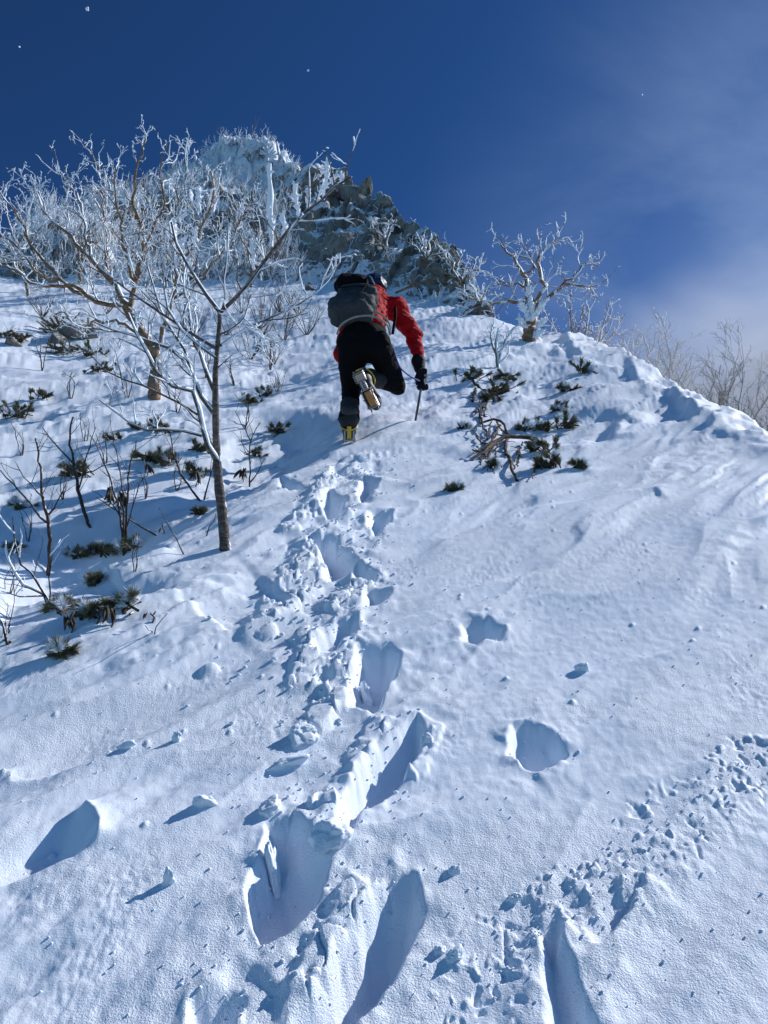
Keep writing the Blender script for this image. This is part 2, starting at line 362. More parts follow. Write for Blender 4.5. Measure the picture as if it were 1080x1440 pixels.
def Hdetail(x, y, fine=True):
    r = np.hypot(x, y); z = np.zeros(x.shape)
    u = x * WD[0] + y * WD[1]; v = x * WN[0] + y * WN[1]
    wob = 0.25 * fbm2(u * 0.5, v * 0.5, 3, 2)
    far = sstep(4.5, 9, r)
    left = sstep(0.5, -1.0, x + 0.12 * y)
    # wind drifts stretched along the wind
    z += 0.06 * (0.3 + 0.7 * far + 0.5 * left) * fbm2(u * 0.35, (v + wob) * 0.9, 11, 3)
    z += (0.010 + 0.016 * left + 0.010 * far) * fbm2(u * 1.1, (v + wob) * 4.2, 21, 3)
    ridg = 1 - np.abs(fbm2(u * 0.7 + 4, (v + wob) * 2.6, 31, 3)) * 1.8
    z += (0.012 + 0.018 * left + 0.012 * far) * np.clip(ridg, 0, 1) ** 2
    z += far * 0.08 * fbm2(x * 0.45, y * 0.45, 41, 3)
    z += far * 0.014 * fbm2(u * 1.5, v * 6.0, 43, 3)
    rg_ = sstep(4.5, 7, r) * sstep(-1.2, 0.2, x) * sstep(4.0, 1.5, x); z += rg_ * 0.03 * np.clip(fbm2(u * 1.6, v * 4.5, 45, 4), -.2, 1) 
    for P, h, a, b in BANKW:
        lo = P.min(0) - (a + 3 * b); hi = P.max(0) + (a + 3 * b)
        k = (x > lo[0]) & (x < hi[0]) & (y > lo[1]) & (y < hi[1])
        if not k.any(): continue
        xx = x[k]; yy = y[k]; wv = 0.12 * fbm2(xx * 1.3, yy * 1.3, 51, 3) * min(1, a * 3)
        d, s, t = linesd(xx, yy, P); sd_ = d * s + wv
        end = np.clip(np.minimum(t, 1 - t) * 6, 0, 1); end = end * end * (3 - 2 * end)
        prof = sstep(a + 3 * b, a + 1.5 * b, d) * -h * 0.65 * sstep(0, a, sd_) * np.exp(-np.clip(sd_ - a, 0, None) / b) + h * 0.35 * np.exp(-np.abs(sd_) / a * (1.5)) 
        z[k] += prof * end
    # undercut wind ridges: short steep faces turned away from the sun, long tails
    for sc_, am, sd0 in ((1.0, 0.050, 7), (2.3, 0.022, 8)):
        ph = (u * 0.9 + 0.9 * fbm2(u * 0.55, v * 1.9, 151 + sd0, 3)) * sc_; sw = ph - np.floor(ph); cell = hash2(np.floor(ph), np.floor(v * 2.2 * sc_ + fbm2(u, v, 161, 2)), sd0)
        msk = sstep(0.05, 0.55, fbm2(u * 0.5 + sd0, v * 1.6, 171 + sd0, 3) + 0.35 * sstep(3.2, 5.0, r) - 0.12 + 0.15 * left) * sstep(0.0, 0.3, 1 - 0 * cell)
        z += am * msk * (0.35 + 0.65 * sstep(3.0, 4.5, r)) * sstep(0, 0.16 * sc_, sw) * (1 - sw) ** 1.3 * (0.8 + 0.6 * noise2(u * 2, v * 5, 181))
    gp = sstep(0.0, 0.5, fbm2(u * 0.4 + 3, v * 0.9, 191, 2) + 0.1) * sstep(2.6, 4.0, r); z += 0.013 * gp * fbm2(u * 0.9 + wob, (v + 1.5 * wob) * 8.5, 195, 3)
    # the hollow that runs down to the left, in steps that the low sun leaves in shade
    d, s, t = linesd(x, y, GULLY)
    dep = 0.36 * sstep(0.0, 0.14, t) - 0.12 * sstep(0.2, 0.5, t) + 0.30 * sstep(0.5, 0.62, t) - 0.2 * sstep(0.7, 0.95, t)
    z -= dep * np.exp(-((d + 0.15 * noise2(x * 1.1, y * 1.1, 121)) / 0.62) ** 2) * sstep(1, 0.93, t)
    # churned snow along the climbers' track
    d, s, t = linesd(x, y, TRACK)
    wtk = 0.24 + 0.12 * sstep(0.5, 0.0, t)
    m = sstep(wtk, wtk * 0.35, d + 0.15 * noise2(x * 3, y * 3, 5))
    ch = fbm2(x * 7, y * 7, 61, 3); f1, f2, cid = worley2(x * 9, y * 9, 3)
    z += m * (0.016 * ch + 0.022 * (cid - 0.4) * sstep(0.0, 0.25, f2 - f1) - 0.006) * (0.25 + 0.75 * sstep(2.6, 4.5, r))
    d2, s2, t2 = linesd(x, y, TRK2)
    m2 = sstep(0.12, 0.02, d2 + 0.05 * noise2(x * 6, y * 6, 8)) * (0.55 + 0.45 * noise2(x * 5, y * 5, 4))
    g1, g2, gc = worley2(x * 22 + 0.9 * noise2(x * 30, y * 30, 15), y * 22 + 0.9 * noise2(x * 30, y * 30, 16), 8)
    z += m2 * (0.014 * sstep(0.40, 0.2, g1) * sstep(0.5, 0.8, gc) - 0.018 * sstep(0.40, 0.2, g1) * sstep(0.45, 0.3, gc))
    # the curled lip of the ridge
    d3, s3, t3 = linesd(x, y, LIP)
    z += 0.05 * np.exp(-((d3 * s3 + 0.12 + 0.10 * noise2(x * 2.1, y * 2.1, 14)) / 0.16) ** 2) * sstep(0, 0.08, t3) + 0.04 * np.exp(-(d3 / 0.35) ** 2) * fbm2(x * 4, y * 4, 71, 3)
    # scuffed and crusty patches
    pat = sstep(0.1, 0.5, fbm2(u * 0.55 + 9, v * 1.1, 81, 2) + 0.35 * left - 0.05)
    z += pat * 0.007 * fbm2(x * 9, y * 9, 91, 3) * (1 + far)
    if fine:
        z += 0.0016 * fbm2(x * 26, y * 26, 101, 3)
        c1, c2, cc = worley2(x * 7.5, y * 7.5, 12)
        z += 0.010 * sstep(0.10, 0.0, c1) * sstep(0.84, 0.90, cc) * (r < 6)
        z += 0.0022 * sstep(0.1, 0.7, fbm2(x * 3, y * 3, 131, 2)) * fbm2(x * 60, y * 60, 141, 2) * (r < 5)
    for c, s_ in LUMPW:
        k = np.hypot(x - c[0], y - c[1]) < s_ * 4
        if k.any():
            dd = np.hypot(x[k] - c[0], y[k] - c[1]) * (1 + 0.7 * noise2(x[k] * 0.7 / s_, y[k] * 0.7 / s_, 7))
            z[k] += s_ * 0.42 * np.sqrt(np.clip(1 - (dd / (s_ * 0.62)) ** 2, 0, 1))
    for P, hb, wb in BERMW:
        k = (np.abs(x - P[:, 0].mean()) < 1.2) & (np.abs(y - P[:, 1].mean()) < 1.2)
        if not k.any(): continue
        d, s, t = linesd(x[k], y[k], P); b1, b2, bc = worley2(x[k] * 13 + .5 * noise2(x[k] * 20, y[k] * 20, 1), y[k] * 13, 19)
        z[k] += 0.5 * hb * sstep(wb * 1.3, wb * 0.5, d + 0.02 * fbm2(x[k] * 12, y[k] * 12, 20, 3)) * (0.35 + 0.95 * bc * sstep(0, 0.18, b2 - b1)) * sstep(0, .1, t) * sstep(1, .9, t)
    for P, dep, wd in PITW:
        lo = P.min(0) - 0.4; hi = P.max(0) + 0.4
        k = (x > lo[0]) & (x < hi[0]) & (y > lo[1]) & (y < hi[1])
        if not k.any(): continue
        xx = x[k]; yy = y[k]
        sd_ = polysd(xx, yy, P) + 0.0045 * fbm2(xx * 18, yy * 18, 111, 3) + 0.014 * noise2(xx * 6, yy * 5, 112)
        ins = sstep(-wd * 0.45, wd * 0.6, sd_)
        far_ = 1 + 0.35 * sstep(3.0, 5.0, np.hypot(xx, yy)); ar_ = 0.5 * abs(np.dot(P[:, 0], np.roll(P[:, 1], 1)) - np.dot(P[:, 1], np.roll(P[:, 0], 1))); sh_ = min(0.09, 0.20 * math.sqrt(ar_)); su1 = polysd(xx + .01, yy + sh_, P); ins = ins * (0.45 + 0.55 * sstep(-0.05, 0.04, su1 + 0.012 * noise2(xx * 9, yy * 9, 116)))
        rim = np.exp(-np.clip(-sd_, 0, None) / 0.05) * (1 - ins) * sstep(-0.3, 0.3, noise2(xx * 11, yy * 11, 113) + 0.15)
        z[k] = z[k] * (1 - ins * 0.85) - dep * 0.72 * ins * (0.85 + 0.15 * sstep(0, 0.12, sd_) + 0.12 * noise2(xx * 6, yy * 6, 114)) + 0.016 * rim * (1 + 0.4 * noise2(xx * 30, yy * 30, 115))
    return z
def H(x, y, fine=False):
    x = np.atleast_1d(np.asarray(x, float)); y = np.atleast_1d(np.asarray(y, float))
    return Hbase(x, y) + Hdetail(x, y, fine)
def HG(px, py): return _hit(px, py, lambda a, b: H(a, b))      # the point of the snow seen at a pixel of the photo
# ---- the sheet: rings and rays round the camera's foot, dense where the photograph looks
def ground_mesh():
    inv = []; r = 1.25
    while r < 62: inv.append(r); r += min(0.00115 * r * r, 0.013 * r)
    rs = np.concatenate([[0.02, 0.3, 0.6, 0.9, 1.1], inv, [70, 85, 110, 150, 220, 350]])
    ths = np.concatenate([np.linspace(-math.pi, -0.60, 50, endpoint=False), np.linspace(-0.60, 0.60, 800), np.linspace(0.60, math.pi, 50)[1:]])
    TH, RR = np.meshgrid(ths, rs); x = (RR * np.sin(TH)).ravel(); y = (RR * np.cos(TH)).ravel()
    z = Hbase(x, y) + Hdetail(x, y) * sstep(0.2, 1.1, np.hypot(x, y)) * (np.hypot(x, y) < 70)
    nr, ntn = RR.shape; idx = np.arange(nr * ntn).reshape(nr, ntn)
    f = np.stack([idx[:-1, :-1], idx[:-1, 1:], idx[1:, 1:], idx[1:, :-1]], -1).reshape(-1, 4)
    f = f[:, ::-1]
    return mesh_from('snow_slope', np.stack([x, y, z], 1), f)
link('snow_slope', ground_mesh(), M_SNOW, kind='structure')

# ------------------------------------------------------------------ the rocky peak
SKYL = [(-120, 400), (-40, 380), (20, 352), (60, 318), (110, 300), (130, 282), (160, 266), (210, 246), (262, 224), (295, 204), (322, 202), (348, 212), (375, 218), (410, 232), (430, 240),
        (455, 246), (490, 244), (516, 250), (545, 274), (575, 298), (605, 320), (638, 344), (655, 372), (672, 402), (684, 434), (700, 470)]
FOOT = [(-120, 420), (0, 402), (100, 392), (200, 402), (300, 402), (400, 396), (460, 404), (520, 410), (560, 416), (600, 428), (640, 446), (660, 458), (700, 500)]
RF = [(-120, 25), (100, 23.5), (300, 21.5), (440, 19.5), (520, 18.0), (600, 16.3), (700, 13.6)]
RTOP = [(-120, 27.5), (20, 28.5), (160, 31), (320, 34), (430, 31), (520, 26), (600, 21), (660, 16.8), (700, 14.4)]
def interp(T, x): T = np.array(T, float); return np.interp(x, T[:, 0], T[:, 1])
def peak_mesh(nu=620, nv=430):
    px = np.linspace(-120, 698, nu); top = interp(SKYL, px); ft = interp(FOOT, px); rf = interp(RF, px); rt = interp(RTOP, px)
    b = np.linspace(-0.12, 1.5, nv)
    PX, B = np.meshgrid(px, b); bb = np.clip(B, -0.12, 1.0)
    py = ft[None] + (top - ft)[None] * bb
    dx = (PX - 540) / FPX; dv = (720 - py) / FPX
    yy = FW[1] + dv * UP[1]; zz = FW[2] + dv * UP[2]; hh = np.hypot(dx, yy)
    rr = rf[None] + (rt - rf)[None] * np.clip(bb, 0, 1) ** 1.25 + np.clip(bb, -1, 0) * 4
    over = np.clip(B - 1, 0, None)
    r2 = rr + over * 22
    x = dx / hh * r2; y = yy / hh * r2; z = EYE + zz / hh * rr - over ** 1.4 * 26
    # buttresses, ledges and cracked blocks
    env = sstep(-0.05, 0.10, B) * (1 - 0.35 * sstep(0.86, 1.0, B))
    sc = np.clip(rr / 25, 0.5, 1.3)
    a1 = x * 0.75 + 0.25 * z; a2 = z * 0.62 - 0.3 * x
    w1, w2, wc = worley2(a1 / 2.2 + 0.4 * fbm2(x * .3, z * .3, 2, 2), a2 / 2.2, 21)
    v1, v2, vc = worley2(a1 / 0.8 + 0.3 * noise2(x, z, 4), a2 / 0.65, 33)
    q1, q2, qc = worley2(a1 / 0.33, a2 / 0.22, 43)
    fb = fbm3(x * 0.35, y * 0.35, z * 0.35, 7, 4)
    disp = 0.9 * fb + 1.05 * (wc - 0.5) * sstep(0.0, 0.22, w2 - w1) + 0.55 * (vc - 0.5) * sstep(0, 0.15, v2 - v1) + 0.10 * (qc - 0.5) - 0.25 * sstep(0.12, 0, v2 - v1)
    soft = sstep(0.0, 0.3, B) * 1.0
    disp = disp * env * sc * (0.35 + 0.65 * soft)
    # push out towards the open air: back to the viewer's side and up
    ux = -x / r2 * 0.75; uy = -y / r2 * 0.75
    x = x + ux * disp; y = y + uy * disp; z = z + 0.55 * disp + 0.10 * env * fbm2(a1 * 5, a2 * 5, 55, 3)
    idx = np.arange(nu * nv).reshape(nv, nu)
    f = np.stack([idx[:-1, :-1], idx[:-1, 1:], idx[1:, 1:], idx[1:, :-1]], -1).reshape(-1, 4)
    V = np.stack([x.ravel(), y.ravel(), z.ravel()], 1)
    me = mesh_from('rocky_peak', V, f)
    # how much rime and snow sticks: the dome and the left flank are white, the right-hand cliff is bare
    sn = np.full(PX.shape, 0.12) + 0.5 * fbm2(a1 * 0.35, a2 * 0.5, 77, 3)
    sn += 0.80 * sstep(440, 350, PX) * sstep(0.50, 0.80, B)
    sn += 0.25 * sstep(430, 250, PX) - 0.15 * sstep(0.7, 0.3, B) * sstep(450, 300, PX) + 0.45 * sstep(0.12, 0.0, B) + 0.18 * sstep(0.35, 0.05, B) * sstep(420, 470, PX)
    at = me.attributes.new('snow', 'FLOAT', 'POINT'); at.data.foreach_set('value', sn.ravel().astype(np.float32))
    return me, V.reshape(nv, nu, 3), px, b
pm, PV, PPX, PB = peak_mesh()
peak = link('rocky_peak', pm, M_ROCK, kind='structure')

# ------------------------------------------------------------------ bark, rime and needles
def m_bark(name, c1, c2, c3, sc=30, frost=0.0):
    m, nt, b = mat(name, 0.85, 0.2); co = objco(nt)
    mpn = nt.nodes.new('ShaderNodeMapping'); mpn.inputs['Scale'].default_value = (1, 1, 2.2); nt.links.new(co, mpn.inputs[0])
    n = nnoise(nt, sc, 5, 0.7, mpn.outputs[0])
    base = ramp(nt, n, [(0.30, c1), (0.5, c2), (0.70, c3)])
    geo = nt.nodes.new('ShaderNodeNewGeometry'); d = nt.nodes.new('ShaderNodeVectorMath'); d.operation = 'DOT_PRODUCT'
    nt.links.new(geo.outputs['Normal'], d.inputs[0]); d.inputs[1].default_value = tuple(norm([0.65, -0.1, 0.75]))
    f = math2(nt, 'ADD', d.outputs['Value'], math2(nt, 'MULTIPLY', math2(nt, 'SUBTRACT', nnoise(nt, 22, 4, 0.7, co), 0.5), 2.2))
    nt.links.new(mixc(nt, maprange(nt, f, 0.78 + frost, 0.95 + frost), base, SNOWC), b.inputs['Base Color'])      # frost caught on the windward side
    bump(nt, b, n, 0.8, 0.01); return m
M_BARK = m_bark('birch_bark', (0.030, 0.024, 0.022), (0.11, 0.085, 0.075), (0.26, 0.22, 0.20), 34)
M_TAN = m_bark('tan_birch_bark', (0.07, 0.045, 0.03), (0.25, 0.15, 0.09), (0.42, 0.28, 0.18), 14)
M_TWIG = m_bark('dark_twig_bark', (0.03, 0.022, 0.018), (0.07, 0.05, 0.04), (0.14, 0.11, 0.09), 40)
M_GREYTWIG = m_bark('grey_twig_bark', (0.10, 0.08, 0.075), (0.20, 0.16, 0.14), (0.32, 0.28, 0.26), 40)
def m_rime():
    m, nt, b = mat('rime_ice', 0.6, 0.3); co = objco(nt)
    nt.links.new(mixc(nt, nnoise(nt, 30, 3, 0.6, co), (0.74, 0.83, 0.94), (0.88, 0.93, 0.98)), b.inputs['Base Color'])
    bump(nt, b, nnoise(nt, 70, 4, 0.7, co), 0.8, 0.008); return m
M_RIME = m_rime()
def m_leaf(name, a, c, d):
    m, nt, b = mat(name, 0.6, 0.3); co = objco(nt)
    nt.links.new(ramp(nt, nnoise(nt, 9, 4, 0.7, co), [(0.3, a), (0.5, c), (0.68, d)]), b.inputs['Base Color']); return m
M_NEEDLE = m_leaf('dwarf_pine_needles', (0.07, 0.08, 0.045), (0.15, 0.15, 0.08), (0.34, 0.28, 0.19))
M_LEAF = m_leaf('curled_leaf', (0.02, 0.02, 0.012), (0.045, 0.035, 0.02), (0.07, 0.05, 0.03))

def tubes(lines, sides=5, flat=1.0, lump=0.0, seed=0):
    """lines: list of (points, radii) -> vertices, faces; closed with pointed ends"""
    V = []; F = []; base = 0; groups = {}
    for p, r in lines: groups.setdefault(len(p), []).append((p, r))
    rng = np.random.default_rng(seed)
    an = np.arange(sides) / sides * 2 * math.pi
    for n_, L in groups.items():
        P = np.array([a for a, _ in L], float); Rr = np.array([b for _, b in L], float)
        T = np.gradient(P, axis=1); T /= np.linalg.norm(T, axis=2, keepdims=True) + 1e-9
        ref = np.where(np.abs(T[:, :1, 1:2]) > 0.9, np.array([1.0, 0, 0]), np.array([0, 1.0, 0])) * np.ones_like(T)
        A = np.cross(T, ref); A /= np.linalg.norm(A, axis=2, keepdims=True) + 1e-9; B = np.cross(T, A)
        if lump: Rr = Rr * (1 + lump * (rng.random(Rr.shape) - 0.5))
        rr = Rr[:, :, None, None] * np.ones((1, 1, sides, 1))
        if lump: rr = rr * (1 + 0.5 * lump * (rng.random(rr.shape) - 0.5))
        ring = P[:, :, None] + rr * (np.cos(an)[:, None] * A[:, :, None] + np.sin(an)[:, None] * B[:, :, None])
        m_ = len(L); V.append(ring.reshape(-1, 3))
        idx = base + np.arange(m_ * n_ * sides).reshape(m_, n_, sides); nx = np.roll(idx, -1, axis=2)
        F.append(np.stack([idx[:, :-1], nx[:, :-1], nx[:, 1:], idx[:, 1:]], -1).reshape(-1, 4))
        base += m_ * n_ * sides
    if not V: return np.zeros((0, 3)), np.zeros((0, 4), int)
    return np.concatenate(V), np.concatenate(F)
def resample(P, n_):
    P = np.asarray(P, float); d = np.concatenate([[0], np.cumsum(np.linalg.norm(np.diff(P, axis=0), axis=1))]); t = np.linspace(0, d[-1], n_)
    return np.stack([np.interp(t, d, P[:, i]) for i in range(P.shape[1])], 1)
def smoothline(P, n_):
    """Catmull-Rom through the points, evenly resampled"""
    P = np.asarray(P, float); Q = np.vstack([2 * P[0] - P[1], P, 2 * P[-1] - P[-2]]); out_ = []
    for i in range(1, len(Q) - 2):
        for t in np.linspace(0, 1, 7)[:-1]:
            out_.append(0.5 * (2 * Q[i] + (Q[i + 1] - Q[i - 1]) * t + (2 * Q[i - 1] - 5 * Q[i] + 4 * Q[i + 1] - Q[i + 2]) * t * t + (3 * Q[i] - Q[i - 1] - 3 * Q[i + 1] + Q[i + 2]) * t ** 3))
    out_.append(P[-1]); return resample(out_, n_)
def grow(rng, p, d, L, r, lvl, out_, crook=0.35, trop=(0, 0, 0.08), dens=7.0, ratio=0.62, spread=0.9, seg=0.07, rmin=0.0012, flat=None):
    n_ = int(np.clip(L / seg, 3, 9)) + 1; st = L / (n_ - 1); pts = [np.array(p, float)]; d = norm(d); tr = np.array(trop)
    ds = [d]
    for i in range(n_ - 1):
        d = norm(d + rng.normal(0, crook, 3) * 0.6 + tr)
        pts.append(pts[-1] + d * st); ds.append(d)
    rad = np.maximum(np.linspace(r, r * 0.45, n_), rmin * 0.6); out_.append((np.array(pts), rad, lvl))
    if lvl <= 0: return
    k = max(1, int(rng.poisson(L * dens))) if L * dens > 1 else 1
    for j in range(k + 1):
        t = rng.uniform(0.22, 1.0) if j < k else 1.0
        f = t * (n_ - 1); i = min(int(f), n_ - 2); q = pts[i] + (pts[i + 1] - pts[i]) * (f - i)
        s_ = norm(np.cross(ds[i], rng.normal(0, 1, 3)))
        nd = norm(ds[i] + s_ * spread * rng.uniform(0.6, 1.2))
        grow(rng, q, nd, L * ratio * rng.uniform(0.6, 1.15) * (1.15 - 0.45 * t), max(rmin, r * (0.62 - 0.15 * t)), lvl - 1, out_, crook, trop, dens * 1.25, ratio, spread, seg, rmin)
def along(rng, P, rad, every, L0, lvl, out_, r_, t0=0.15, bias=(0, 0, 0.5), **kw):
    """grow side twigs along a limb"""
    d = np.linalg.norm(np.diff(P, axis=0), axis=1).sum(); k = max(1, int(d * (1 - t0) / every))
    for j in range(k):
        t = t0 + (1 - t0) * (j + rng.random()) / k; f = t * (len(P) - 1); i = min(int(f), len(P) - 2)
        q = P[i] + (P[i + 1] - P[i]) * (f - i); T = norm(P[i + 1] - P[i])
        s_ = norm(np.cross(T, rng.normal(0, 1, 3)))
        grow(rng, q, norm(T * 0.7 + s_ * 0.9 + np.array(bias)), L0 * rng.uniform(0.5, 1.2) * (1.1 - 0.4 * t), min(r_, rad[i] * 0.7), lvl, out_, **kw)
WIND = norm([0.75, -0.35, 0.55])                            # rime grows into the wind
def coat(lines, thick, rng, frac=1.0, minlvl=99, tmin=0.0):
    out_ = []
    for p, r, l in lines:
        if l > minlvl or rng.random() > frac: continue
        th = thick * rng.uniform(0.6, 1.5); q = p + WIND * (r[:, None] * 0.55 + th * 0.45)
        rr = r * 0.72 + th * np.linspace(0.85, 1.25, len(r)); rr = rr.copy(); rr[-1] *= 0.6
        out_.append((q, rr))
    return out_
def tree(name, label, cat, base, trunk, limbs, rng, bark, depth, dspread=0.35, rime=0.006, rime_frac=0.9, group=None, twig=dict(every=0.14, L0=0.35, lvl=2, r_=0.006), tk={}, trunk_r=None, wig=0.0, twigbark=None):
    """trunk: [(px, py, radius px)...] from the ground up; limbs: ([(px,py)...], r0 px, r1 px)"""
    root = thing(name, label, cat, base, group)
    def place(pl, dz0, dz1):
        n_ = len(pl); return np.array([W3(x, y, depth + dz0 + (dz1 - dz0) * i / max(1, n_ - 1)) for i, (x, y) in enumerate(pl)])
    tp = place([(a, b) for a, b, _ in trunk], 0, 0); tp[0] = base
    tl = tp.copy(); tl[0] = base - np.array([0, 0, 0.15])
    k = depth / FPX; n_ = 26
    P = smoothline(tl, n_); rr = np.interp(np.linspace(0, 1, n_), np.linspace(0, 1, len(trunk)), [c * k for _, _, c in trunk])
    if wig: P[2:] += rng.normal(0, wig, P[2:].shape)
    rr = rr * (1 + 0.06 * rng.normal(0, 1, n_))
    v, f = tubes([(P, rr)], 12, lump=0.06); link('trunk', mesh_from('trunk', v, f), bark, root)
    for pl, r0, r1 in limbs:
        a = rng.uniform(-dspread, dspread)
        # the limb leaves the trunk at the trunk's depth
        L = place(pl, 0, a); m_ = max(6, int(np.linalg.norm(np.diff(L, axis=0), axis=1).sum() / 0.09))
        m_ = min(m_, 24); Q = smoothline(L, m_); Q[1:-1] += rng.normal(0, wig + 0.004, Q[1:-1].shape)
        r = np.linspace(r0 * k, r1 * k, m_); lines = [(Q, r, 5)]; kw = dict(tk)
        along(rng, Q, r, twig['every'], twig['L0'], twig['lvl'], lines, twig['r_'], **kw)
        thick = [(p, q) for p, q, l in lines if l >= 2]; thin = [(p, q) for p, q, l in lines if l < 2]
        v1, f1 = tubes(thick, 6, lump=0.1); v2, f2 = tubes(thin, 3)
        vv = np.concatenate([v1, v2]); me = mesh_from('branch', vv, [f1, f2 + len(v1)])
        br = link('branch', me, twigbark or bark, root)
        if rime:
            c = coat(lines, rime, rng, rime_frac)
            if c:
                v, f = tubes(c, 4, lump=0.5, seed=int(rng.integers(1e6))); link('rime', mesh_from('rime', v, f), M_RIME, br, kind='stuff')
    return root
def rods(root, L, depth, seed=1):
    """thick feathers of rime standing on a branch: (px0,py0,px1,py1,radius px)"""
    rng = np.random.default_rng(seed)
    for x0, y0, x1, y1, r in L:
        a = W3(x0, y0, depth); b = W3(x1, y1, depth - 0.1); n_ = 12; t = np.linspace(0, 1, n_)[:, None]
        P = a * (1 - t) + b * t + rng.normal(0, 0.004, (n_, 3)); k = depth / FPX * 0.78
        rr = r * k * (0.55 + 0.5 * np.sin(np.linspace(0.3, 2.6, n_))) * (1 + 0.35 * (rng.random(n_) - 0.5))
        ls = [(P, rr)]
        for j in range(26):
            i = rng.integers(1, n_ - 1); d = norm((b - a) / np.linalg.norm(b - a) * 0.8 + rng.normal(0, 0.6, 3)); q = P[i]
            ls.append((np.array([q, q + d * r * k * 1.4, q + d * r * k * 2.4]), np.array([r * k * 0.5, r * k * 0.38, r * k * 0.1])))
        v, f = tubes(ls, 7, lump=0.55, seed=int(rng.integers(1e6))); link('rime_feather', mesh_from('rime_feather', v, f), M_RIME, root)

# ------------------------------------------------------------------ the young birch in front
rng = np.random.default_rng(11)
gA = HG(322, 768); dA = float((gA - CAMP) @ FW)
TA = [(322, 768, 9.5), (313, 725, 8), (308, 684, 7), (305, 644, 6.8), (303.5, 603, 5.5), (303, 562, 5), (303, 522, 4.6), (306, 487, 4.0), (309, 449, 3.4), (309, 438, 3.2)]
LA = [([(308, 438), (294, 419), (278, 397), (264, 374), (253, 352), (244, 335), (241, 312)], 2.8, 1.2),
      ([(311, 438), (333, 416), (355, 391), (380, 355), (400, 330), (422, 305), (450, 283), (475, 260), (494, 249)], 3.2, 1.4),
      ([(312, 436), (317, 410), (317, 374), (321, 319)], 1.5, 0.7),
      ([(310, 486), (330, 472), (355, 458), (394, 441), (436, 419), (458, 397), (472, 377)], 2.4, 0.8),
      ([(310, 470), (335, 455), (345, 440), (352, 415)], 1.3, 0.6),
      ([(300, 580), (275, 541), (266, 516), (250, 497), (215, 482), (180, 470), (130, 452)], 3.4, 0.8),
      ([(268, 520), (263, 495), (240, 465), (225, 430), (214, 400), (206, 370)], 2.2, 0.7),
      ([(307, 650), (290, 620), (283, 590), (270, 550), (233, 540), (213, 510), (196, 480), (180, 440)], 3.8, 0.9),
      ([(284, 613), (233, 603), (200, 603), (173, 587), (140, 563)], 2.2, 0.7),
      ([(278, 583), (260, 570), (217, 550), (187, 540), (150, 523), (128, 500)], 2.0, 0.7),
      ([(302, 552), (287, 517), (283, 500), (268, 470), (266, 440), (258, 400), (262, 370)], 3.0, 0.8),
      ([(304, 490), (283, 478), (253, 457), (215, 433), (187, 413), (160, 393), (120, 372)], 2.6, 0.7),
      ([(306, 505), (285, 490), (262, 470), (238, 445), (230, 410), (228, 370)], 2.0, 0.7),
      ([(303, 520), (322, 500), (345, 492), (372, 498)], 1.2, 0.5)]
tA = tree('young_birch', 'young bare birch with reddish brown trunk and rimed fork, nearest of the trees', 'tree', gA, TA, LA, rng, M_BARK, dA,
          0.5, 0.0022, 0.7, twig=dict(every=0.085, L0=0.24, lvl=2, r_=0.0045), tk=dict(crook=0.28, trop=(0, 0, 0.07), dens=9, seg=0.05, rmin=0.0012, bias=(-0.1, 0, 0.45)))
rods(tA, [(382, 347, 379, 230, 5), (418, 302, 415, 258, 4.2), (433, 291, 432, 262, 3.6), (446, 285, 450, 264, 3.2), (455, 279, 461, 224, 4.2), (461, 258, 477, 244, 3.6), (480, 258, 483, 246, 3.2),
          (357, 380, 354, 335, 3.2), (279, 299, 279, 262, 3.8), (244, 336, 244, 308, 4.2), (274, 346, 275, 318, 3.2), (400, 330, 398, 296, 3.0), (250, 350, 262, 330, 3.0), (405, 322, 392, 300, 2.6)], dA, 5)
# ------------------------------------------------------------------ the old tan birch behind it
gB = HG(217, 556); dB = float((gB - CAMP) @ FW)
TB = [(217, 556, 9), (218, 500, 8.5), (206, 480, 8), (197, 465, 8), (187, 447, 7), (177, 427, 6.5)]
LB = [([(177, 427), (167, 428), (140, 427), (123, 417), (100, 407), (83, 402), (50, 400), (20, 380), (-10, 375)], 4.0, 1.5),
      ([(123, 417), (100, 400), (83, 393), (70, 377), (50, 353), (33, 323), (17, 290), (0, 268)], 3.2, 0.9),
      ([(178, 428), (160, 400), (133, 370), (113, 353), (97, 327), (77, 313), (57, 290), (43, 262)], 3.8, 0.9),
      ([(182, 435), (190, 397), (200, 360), (197, 313), (187, 280), (193, 240), (205, 196)], 4.0, 0.9),
      ([(215, 505), (230, 460), (243, 420), (247, 387), (245, 360), (240, 320), (255, 280), (262, 245)], 3.8, 0.9),
      ([(160, 400), (150, 360), (146, 300), (140, 250), (128, 210)], 2.4, 0.8),
      ([(200, 360), (215, 320), (232, 290), (226, 240), (235, 200)], 2.2, 0.8),
      ([(133, 370), (120, 330), (116, 290), (98, 260), (90, 240)], 2.0, 0.8),
      ([(190, 397), (172, 350), (170, 310), (160, 270), (163, 235)], 2.4, 0.8),
      ([(83, 393), (60, 392), (35, 360), (10, 335), (-10, 330)], 2.0, 0.8),
      ([(205, 478), (170, 455), (140, 450), (115, 462), (90, 440), (75, 445)], 2.4, 0.8),
      ([(247, 387), (268, 350), (285, 320), (300, 270), (296, 240)], 2.2, 0.8),
      ([(243, 420), (275, 400), (300, 370), (330, 330), (345, 290)], 2.2, 0.8)]
TWB = dict(every=0.13, L0=0.44, lvl=3, r_=0.009)
TKB = dict(crook=0.50, trop=(0, 0, 0.10), dens=5.8, seg=0.07, rmin=0.0017, bias=(0, 0, 0.55), ratio=0.66)
tree('old_birch', 'old birch with orange tan trunk and wide crooked white rimed crown at the left', 'tree', gB, TB, LB, rng, M_TAN, dB, 0.9, 0.0032, 0.82,
     twig=TWB, tk=TKB, wig=0.012)
